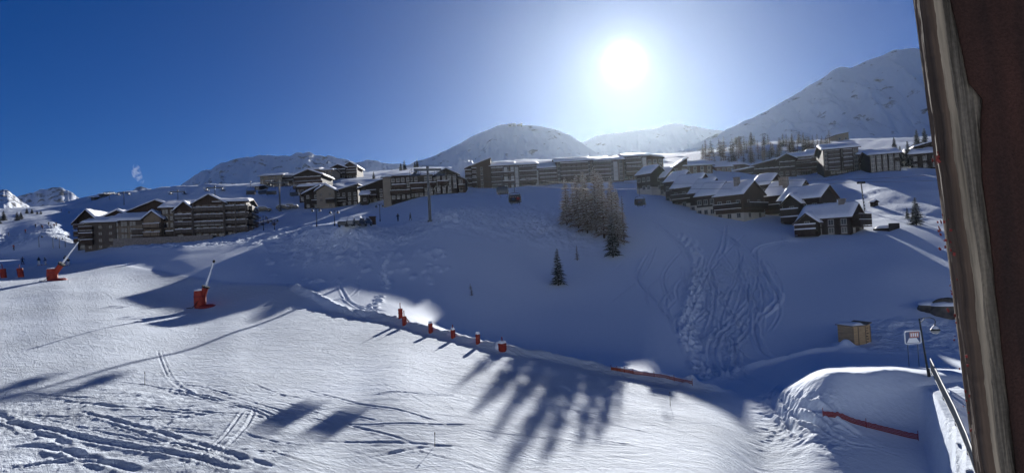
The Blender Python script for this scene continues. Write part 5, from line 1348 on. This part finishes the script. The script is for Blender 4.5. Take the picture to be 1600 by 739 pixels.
# ------------------------------------------------------------------ people
def cloth(n, c): 
    if n not in M: simple(n, c, .75, noise=.1, scale=6)
    return M[n]
for n_, c_ in (('jacket_black', (.015, .016, .02)), ('jacket_blue', (.02, .05, .14)), ('jacket_red', (.25, .03, .03)), ('trousers_dark', (.018, .018, .022)), ('trousers_white', (.6, .6, .6)),
               ('skin', (.45, .27, .2)), ('helmet_dark', (.02, .02, .025)), ('ski_red', (.3, .05, .05)), ('goggle', (.03, .03, .04))): cloth(n_, c_)
def person_mesh(pose, jk, tr):
    J = {'stand': dict(pel=(0, 0, .92), kl=(.11, -.04, .50), kr=(-.11, -.04, .50), fl=(.12, .02, .08), fr=(-.12, .02, .08), ch=(0, -.03, 1.28), nk=(0, -.04, 1.45), hd=(0, -.06, 1.60), sl=(.19, -.03, 1.38), sr=(-.19, -.03, 1.38), el=(.28, -.02, 1.12), er=(-.28, -.02, 1.12), hl=(.26, -.22, .98), hr=(-.26, -.22, .98)),
         'ski': dict(pel=(0, .08, .80), kl=(.13, -.16, .48), kr=(-.13, -.16, .48), fl=(.14, .04, .09), fr=(-.14, .04, .09), ch=(0, -.10, 1.12), nk=(0, -.17, 1.27), hd=(0, -.22, 1.41), sl=(.20, -.12, 1.22), sr=(-.20, -.12, 1.22), el=(.34, -.16, .98), er=(-.34, -.16, .98), hl=(.32, -.40, .92), hr=(-.32, -.40, .92)),
         'stride': dict(pel=(0, 0, .90), kl=(.10, -.18, .52), kr=(-.10, .04, .48), fl=(.11, -.22, .08), fr=(-.11, .26, .10), ch=(0, -.05, 1.26), nk=(0, -.07, 1.43), hd=(0, -.09, 1.58), sl=(.19, -.05, 1.36), sr=(-.19, -.05, 1.36), el=(.26, .10, 1.12), er=(-.26, -.14, 1.12), hl=(.25, .02, .90), hr=(-.24, -.34, 1.02))}[pose]
    names = list(J); vs_ = [J[n] for n in names]; ix = {n: i for i, n in enumerate(names)}
    vs_.append((J['fl'][0], J['fl'][1] - .17, J['fl'][2] - .03)); ix['tl'] = len(vs_) - 1
    vs_.append((J['fr'][0], J['fr'][1] - .17, J['fr'][2] - .03)); ix['tr'] = len(vs_) - 1
    ed = [('pel', 'ch'), ('ch', 'nk'), ('nk', 'hd'), ('ch', 'sl'), ('ch', 'sr'), ('sl', 'el'), ('sr', 'er'), ('el', 'hl'), ('er', 'hr'), ('pel', 'kl'), ('pel', 'kr'), ('kl', 'fl'), ('kr', 'fr'), ('fl', 'tl'), ('fr', 'tr')]
    rad = dict(pel=.155, ch=.17, nk=.06, hd=.105, sl=.085, sr=.085, el=.06, er=.06, hl=.045, hr=.045, kl=.085, kr=.085, fl=.065, fr=.065, tl=.05, tr=.05)
    me_ = bpy.data.meshes.new('person'); me_.from_pydata(vs_, [(ix[a], ix[b_]) for a, b_ in ed], [])
    o = bpy.data.objects.new('person_build', me_); COL.objects.link(o)
    sk = o.modifiers.new('s', 'SKIN'); ss = o.modifiers.new('u', 'SUBSURF'); ss.levels = 1; ss.render_levels = 1
    for n, i in ix.items(): me_.skin_vertices[0].data[i].radius = (rad[n], rad[n] * .9)
    me_.skin_vertices[0].data[0].use_root = True
    dg = bpy.context.evaluated_depsgraph_get(); dg.update()
    out_ = bpy.data.meshes.new_from_object(o.evaluated_get(dg)); out_.name = 'person'
    bpy.data.objects.remove(o)
    out_.materials.clear()
    for n in (jk, tr, 'skin', 'black_rubber'): out_.materials.append(M[n])
    zc = J['pel'][2] + .02; zn = J['nk'][2] + .02
    for f in out_.polygons:
        z = f.center.z; hand = min((f.center - Vector(J['hl'])).length, (f.center - Vector(J['hr'])).length)
        f.material_index = 3 if (z < .17 or hand < .07) else (1 if z < zc and abs(f.center.x) < .24 else (2 if z > zn else 0))
    return out_, J
PM = {}
def person(px, py, pose, jk, tr, label, rz, skis=True, group=None, small=False, h=1.72, d=None, loc=None):
    if loc is None: loc, d = hit(px, py)
    k_ = (pose, jk, tr)
    if k_ not in PM: PM[k_] = person_mesh(*k_)
    me_, J = PM[k_]
    o = link('person', me_, None, loc); o.rotation_euler.z = rz; tag(o, label, 'person', group)
    if small: return o
    hd = Vector(J['hd'])
    c = MB(); c.lathe([(.03, .15), (.10, .12), (.135, .05), (.135, -.02), (.125, -.04)][::-1], 12, tuple(hd)); c.build('helmet', ['helmet_dark'], o, True)
    c = MB(); c.box(hd.x - .085, hd.x + .085, hd.y - .125, hd.y - .08, hd.z - .035, hd.z + .03); c.build('goggles', ['goggle'], o)
    if skis:
        for s_ in ('l', 'r'):
            f = Vector(J['f' + s_]); c = MB()
            c.prism([(f.y - .85, .12), (f.y - .98, .02), (f.y - .75, .0), (f.y + .70, .0), (f.y + .72, .025), (f.y - .74, .025)], f.x - .045, f.x + .045, 'x'); c.build('ski', ['ski_red'], o)
            hnd = Vector(J['h' + s_]); c = MB(); c.tube(hnd + Vector((0, 0, .08)), (hnd.x * 1.25, hnd.y + .45, .02), .012, .010, 5); c.build('ski_pole', ['dark_metal'], o)
    return o
g = 'skiers gathered beside the far snow gun'
person(61, 415, 'stand', 'jacket_black', 'trousers_white', 'skier in black jacket and white trousers left of the far snow gun', .5, True, g)
person(72, 414, 'ski', 'jacket_blue', 'trousers_white', 'crouching skier in blue jacket nearest the skier in white trousers', -.6, True, g)
person(101, 411, 'ski', 'jacket_black', 'trousers_dark', 'dark skier directly right of the far snow gun lance', 1.2, True, g)
person(107, 415, 'ski', 'jacket_black', 'trousers_white', 'skier in black jacket bending forward, rightmost of the group', .2, True, g)
person(35, 413, 'ski', 'jacket_blue', 'trousers_dark', 'dark skier in the shade above the second leaning red post', .9, True, g)
person(622, 346, 'stand', 'jacket_black', 'trousers_dark', 'person in black standing on the snowy road right of the lamp', .3, False)
person(641, 345, 'stride', 'jacket_black', 'trousers_dark', 'small dark person walking far up the snowy road', 1.4, False)
rp_ = random.Random(9)
for i, (px, py) in enumerate(((56, 356), (65, 356), (67, 359), (76, 353), (80, 358), (85, 356), (88, 354), (14, 369), (40, 365), (108, 334), (96, 330), (22, 391))):
    person(px, py, 'ski', ('jacket_black', 'jacket_blue', 'jacket_red')[i % 3], 'trousers_dark', 'tiny skier far away on the sunlit piste at the upper left', rp_.uniform(-1, 1), True, 'distant skiers on the far piste', small=True)
# riders on two chairs
for (top, root, H, spec) in tops:
    n = spec[6]
    for i in range(n):
        w_ = spec[3] * spec[2] / FPX
        cl = ('jacket_black', 'jacket_blue', 'jacket_black', 'jacket_red')[i % 4]
        key = ('sit', cl)
        if key not in PM:
            b_ = bpy.data.meshes.new('person')
            vs_ = [(0, 0, .12), (0, .06, .45), (0, .06, .62), (0, .04, .76), (.17, .05, .55), (-.17, .05, .55), (.2, -.12, .32), (-.2, -.12, .32), (.1, -.30, .30), (-.1, -.30, .30), (.1, -.38, .10), (-.1, -.38, .10), (.1, -.45, -.30), (-.1, -.45, -.30), (.1, -.6, -.34), (-.1, -.6, -.34)]
            ed = [(0, 1), (1, 2), (2, 3), (1, 4), (1, 5), (4, 6), (5, 7), (6, 8), (7, 9), (0, 10), (0, 11), (10, 12), (11, 13), (12, 14), (13, 15)]
            rd = [.15, .16, .06, .11, .08, .08, .06, .06, .05, .05, .085, .085, .07, .07, .05, .05]
            b_.from_pydata(vs_, ed, []); o = bpy.data.objects.new('person_build', b_); COL.objects.link(o)
            o.modifiers.new('s', 'SKIN'); u_ = o.modifiers.new('u', 'SUBSURF'); u_.levels = 1
            for q in range(len(vs_)): b_.skin_vertices[0].data[q].radius = (rd[q], rd[q])
            b_.skin_vertices[0].data[0].use_root = True
            dg = bpy.context.evaluated_depsgraph_get(); dg.update()
            m2_ = bpy.data.meshes.new_from_object(o.evaluated_get(dg)); bpy.data.objects.remove(o)
            m2_.materials.clear()
            for n_ in (cl, 'trousers_dark', 'skin', 'helmet_dark'): m2_.materials.append(M[n_])
            for f in m2_.polygons:
                f.material_index = 1 if f.center.z < .2 else (3 if f.center.z > .78 else (2 if f.center.z > .66 else 0))
            PM[key] = m2_
        x_ = -w_ / 2 + w_ * (i + .8) / 5.2
        cs_, sn_ = math.cos(spec[5]), math.sin(spec[5])
        lc = np.array(root.location) + np.array([x_ * cs_ + .15 * sn_, x_ * sn_ - .15 * cs_, .06])
        o = link('person', PM[key], None, lc); o.rotation_euler.z = spec[5]
        tag(o, 'skier in dark clothes riding the chair %s' % ('in front of the big slanted-wall block' if spec[0] < 900 else 'over the ski tracks in the haze'), 'person', 'riders on the chair ' + ('by the big block' if spec[0] < 900 else 'over the tracks'))

# ------------------------------------------------------------------ steam plume far on the left
p = unproj([222], [290], [1500])[0]; k = 1500 / FPX
bm = bmesh.new(); bmesh.ops.create_uvsphere(bm, u_segments=20, v_segments=24, radius=1)
for v in bm.verts:
    t = (v.co.z + 1) / 2
    wob = vnoise(np.array([t * 5.0]), np.array([2.2]), 3)[0] - .5
    rad_ = 5.5 + 3.5 * math.sin(t * 5) * .4 + 3 * t
    v.co = Vector(((-11 * t + wob * 6) * k + v.co.x * rad_ * k, v.co.y * 6 * k, (1 + 34 * t) * k))
me_ = bpy.data.meshes.new('steam_plume'); bm.to_mesh(me_); bm.free()
sm = bpy.data.materials.new('steam'); sm.use_nodes = True; t_ = sm.node_tree; t_.nodes.clear()
o_ = t_.nodes.new('ShaderNodeOutputMaterial'); vv = t_.nodes.new('ShaderNodeVolumePrincipled'); vv.inputs['Color'].default_value = (.95, .95, .97, 1); vv.inputs['Anisotropy'].default_value = .2
tcn = t_.nodes.new('ShaderNodeTexCoord'); nz = t_.nodes.new('ShaderNodeTexNoise'); nz.inputs['Scale'].default_value = .11; nz.inputs['Detail'].default_value = 5
t_.links.new(tcn.outputs['Object'], nz.inputs['Vector'])
cr = t_.nodes.new('ShaderNodeMapRange'); cr.inputs['From Min'].default_value = .47; cr.inputs['From Max'].default_value = .68; cr.inputs['To Min'].default_value = 0; cr.inputs['To Max'].default_value = .032
t_.links.new(nz.outputs['Fac'], cr.inputs['Value']); t_.links.new(cr.outputs[0], vv.inputs['Density']); t_.links.new(vv.outputs[0], o_.inputs['Volume'])
me_.materials.append(sm); tag(link('steam_plume', me_, None, p), kind='stuff')

# ------------------------------------------------------------------ weathered post of the balcony, close by on the right
def post_wood():
    m_, t, b = nodes('weathered_post'); nd, lk = t.nodes, t.links
    tc_ = nd.new('ShaderNodeTexCoord'); mp = nd.new('ShaderNodeMapping'); mp.inputs['Scale'].default_value = (110, 110, 5)
    lk.new(tc_.outputs['Object'], mp.inputs['Vector'])
    n1 = nd.new('ShaderNodeTexNoise'); n1.inputs['Scale'].default_value = 1.6; n1.inputs['Detail'].default_value = 8; n1.inputs['Distortion'].default_value = .6
    lk.new(mp.outputs[0], n1.inputs['Vector'])
    n2 = nd.new('ShaderNodeTexNoise'); n2.inputs['Scale'].default_value = 260; n2.inputs['Detail'].default_value = 3; lk.new(tc_.outputs['Object'], n2.inputs['Vector'])
    cr = nd.new('ShaderNodeValToRGB'); e = cr.color_ramp.elements
    e[0].position = .28; e[0].color = (.030, .024, .019, 1); e[1].position = .74; e[1].color = (.30, .245, .18, 1)
    x = e.new(.5); x.color = (.13, .112, .09, 1)
    lk.new(n1.outputs['Fac'], cr.inputs['Fac'])
    mx = nd.new('ShaderNodeMix'); mx.data_type = 'RGBA'; mx.blend_type = 'OVERLAY'; mx.inputs['Factor'].default_value = .45
    lk.new(cr.outputs[0], mx.inputs['A']); lk.new(n2.outputs['Fac'], mx.inputs['B']); lk.new(mx.outputs['Result'], b.inputs['Base Color'])
    b.inputs['Roughness'].default_value = .85; b.inputs['Specular IOR Level'].default_value = .15
    bp = nd.new('ShaderNodeBump'); bp.inputs['Strength'].default_value = 1; bp.inputs['Distance'].default_value = .006
    lk.new(n1.outputs['Fac'], bp.inputs['Height']); lk.new(bp.outputs[0], b.inputs['Normal'])
    MATS['weathered_post'] = m_
    m_, t, b = nodes('old_paint'); nd, lk = t.nodes, t.links
    tc_ = nd.new('ShaderNodeTexCoord'); mp = nd.new('ShaderNodeMapping'); mp.inputs['Scale'].default_value = (26, 26, 3); lk.new(tc_.outputs['Object'], mp.inputs['Vector'])
    n1 = nd.new('ShaderNodeTexNoise'); n1.inputs['Scale'].default_value = 1.5; n1.inputs['Detail'].default_value = 6; lk.new(mp.outputs[0], n1.inputs['Vector'])
    n2 = nd.new('ShaderNodeTexNoise'); n2.inputs['Scale'].default_value = 420; n2.inputs['Detail'].default_value = 4; lk.new(tc_.outputs['Object'], n2.inputs['Vector'])
    cr = nd.new('ShaderNodeValToRGB'); e = cr.color_ramp.elements; e[0].position = .3; e[0].color = (.016, .010, .009, 1); e[1].position = .72; e[1].color = (.045, .020, .015, 1)
    lk.new(n1.outputs['Fac'], cr.inputs['Fac'])
    mx = nd.new('ShaderNodeMix'); mx.data_type = 'RGBA'; mx.blend_type = 'OVERLAY'; mx.inputs['Factor'].default_value = .6
    lk.new(cr.outputs[0], mx.inputs['A']); lk.new(n2.outputs['Fac'], mx.inputs['B']); lk.new(mx.outputs['Result'], b.inputs['Base Color'])
    b.inputs['Roughness'].default_value = .8; b.inputs['Specular IOR Level'].default_value = .12
    bp = nd.new('ShaderNodeBump'); bp.inputs['Strength'].default_value = .6; bp.inputs['Distance'].default_value = .002
    lk.new(n2.outputs['Fac'], bp.inputs['Height']); lk.new(bp.outputs[0], b.inputs['Normal'])
    MATS['old_paint'] = m_
post_wood()
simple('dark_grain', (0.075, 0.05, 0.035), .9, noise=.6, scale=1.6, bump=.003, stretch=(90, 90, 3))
simple('red_flake', (0.20, 0.03, 0.026), .7, noise=.3, scale=200)
DP = .62
A = unproj([1423], [0], [DP])[0]; B = unproj([1521], [739], [DP])[0]
axis_ = (A - B) / np.linalg.norm(A - B)                 # up along the post edge
side = rgt - axis_ * (rgt @ axis_); side /= np.linalg.norm(side)
back_ = np.cross(axis_, side); back_ = back_ if back_ @ fwd > 0 else -back_
mid = (A + B) / 2
Mw = Matrix(((side[0], back_[0], axis_[0], mid[0]), (side[1], back_[1], axis_[1], mid[1]), (side[2], back_[2], axis_[2], mid[2]), (0, 0, 0, 1)))
root = bpy.data.objects.new('balcony_post', None); COL.objects.link(root); root.matrix_world = Mw
tag(root, 'weathered wooden post with peeling dark red paint, close by at the right frame edge', 'post')
# timber: cross-section of the plank swept along its length, with splintered grain along the left arris
zz = np.concatenate([np.linspace(-11.5, -.5, 12), np.linspace(-.48, .48, 420), np.linspace(.5, 2.2, 6)])
sec = []
for u in np.linspace(0, 1, 14): sec.append((.019 + .004 * (1 - u) ** 2, .032 * (1 - u) + .004 * u))        # left flank, back to front
for u in np.linspace(0, 1, 46)[1:]: sec.append((.021 + .283 * u ** 1.3, .004 * (1 - u)))                  # front face
sec.append((.304, .032))
sec = np.array(sec); ns = len(sec)
gx = np.concatenate([[0], np.cumsum(np.hypot(*np.diff(sec, axis=0).T))])
G, Zg = np.meshgrid(gx, zz)
SX = np.broadcast_to(sec[:, 0], G.shape).copy(); SY = np.broadcast_to(sec[:, 1], G.shape).copy()
GE = .029
rough_ = fbm(G * 160, Zg * 6, 4, 301); jag = fbm(Zg * 26, Zg * 0 + 3, 4, 305); jag2 = fbm(Zg * 5, Zg * 0 + 8, 3, 307)
edge_ = np.exp(-((G - GE) / .02) ** 2)
SX += edge_ * (.0034 * jag + .0045 * jag2 + .0012 * fbm(Zg * 140, Zg * 0, 3, 309)) + .0020 * rough_ * (G < .06)
SY += -.0022 * rough_ * (G > GE)
# raised pale rib of sapwood along the front
SY += -.005 * np.exp(-((G - (GE + .007 + .004 * jag2)) / .004) ** 2) * (G > GE)
V_ = np.stack([SX, SY, Zg], -1).reshape(-1, 3)
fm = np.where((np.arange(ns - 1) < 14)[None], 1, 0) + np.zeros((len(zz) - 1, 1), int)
gm_ = (gx[1:] + gx[:-1]) / 2; rib = np.abs(gm_[None] - GE - .006 - .004 * jag2[:-1, :1] - .0012 * jag[:-1, :1]) < .0042
fm = np.where(rib & (fm == 0), 2, fm).ravel()
simple('pale_grain', (0.21, 0.172, 0.125), .9, noise=.6, scale=1.6, bump=.003, stretch=(110, 110, 4))
link('timber', mesh_from('timber', V_, grid_faces(len(zz), ns), [M['weathered_post'], M['dark_grain'], M['pale_grain']], True, fm), root)
# paint: a thin skin lying on the front face, its torn edge follows the peeling line in the photograph
pz = np.linspace(-.48, .48, 300)
ypx = np.linspace(739, 0, 300)
tear = np.interp(ypx, [0, 60, 75, 110, 160, 215, 262, 275, 290, 330, 400, 480, 530, 600, 680, 739], [56, 54, 62, 62, 52, 62, 72, 90, 82, 72, 72, 66, 66, 60, 58, 58]) 
pe = tear * DP / FPX + .0014 * fbm(pz * 60, pz * 0, 4, 311)
pz = np.concatenate([[-11.5, -3, -1], pz, [1, 2.2]]); pe = np.concatenate([[.036] * 3, pe, [.034] * 2])
uu = np.linspace(0, 1, 24)
PX_ = pe[:, None] + (.302 - pe[:, None]) * uu[None]
lift = .0035 + .003 * np.exp(-uu[None] * 30) * (1 + fbm(pz[:, None] * 20, uu[None] * 0, 2, 313))
PYs = .004 * (1 - np.clip((PX_ - .021) / .283, 0, 1) ** (1 / 1.3)) - lift - .0008 * fbm(PX_ * 90, pz[:, None] * 40, 4, 315)
top_ = np.stack([PX_, PYs, np.broadcast_to(pz[:, None], PX_.shape)], -1); bot_ = top_.copy(); bot_[..., 1] += .0022
nr_, nc_ = PX_.shape
e0 = np.array([[i * nc_, (i + 1) * nc_, (i + 1) * nc_ + nr_ * nc_, i * nc_ + nr_ * nc_] for i in range(nr_ - 1)])
F_ = np.concatenate([grid_faces(nr_, nc_), grid_faces(nr_, nc_)[:, ::-1] + nr_ * nc_, e0])
link('paint_skin', mesh_from('paint_skin', np.concatenate([top_.reshape(-1, 3), bot_.reshape(-1, 3)]), F_, [M['old_paint']], True), root)
# red paint flakes curling off the left arris
c = MB(); rg_ = random.Random(4)
for i in range(46):
    z0 = rg_.choice([rg_.gauss(.008, .008), rg_.gauss(-.01, .012), rg_.uniform(-.20, -.02), rg_.uniform(-.22, .0), rg_.gauss(.075, .004)])
    s_ = rg_.uniform(.0004, .0011); x0 = .019 + rg_.uniform(-.0025, .001); y0 = rg_.uniform(.012, .032)
    a = rg_.uniform(-.8, .8)
    p = np.array([x0, y0, z0]); u_ = np.array([math.cos(a) * s_, rg_.uniform(-.5, .5) * s_, math.sin(a) * s_]); v_ = np.array([rg_.uniform(-.6, .2) * s_, rg_.uniform(-.5, .5) * s_, s_ * 1.5]); n3 = np.array([0, .0006, 0])
    c.add([p - u_ - v_, p + u_ - v_, p + u_ + v_, p - u_ + v_, p - u_ - v_ + n3, p + u_ - v_ + n3, p + u_ + v_ + n3, p - u_ + v_ + n3], [(0, 1, 2, 3), (7, 6, 5, 4), (0, 4, 5, 1), (1, 5, 6, 2), (2, 6, 7, 3), (3, 7, 4, 0)])
c.build('paint_flakes', ['red_flake'], root)
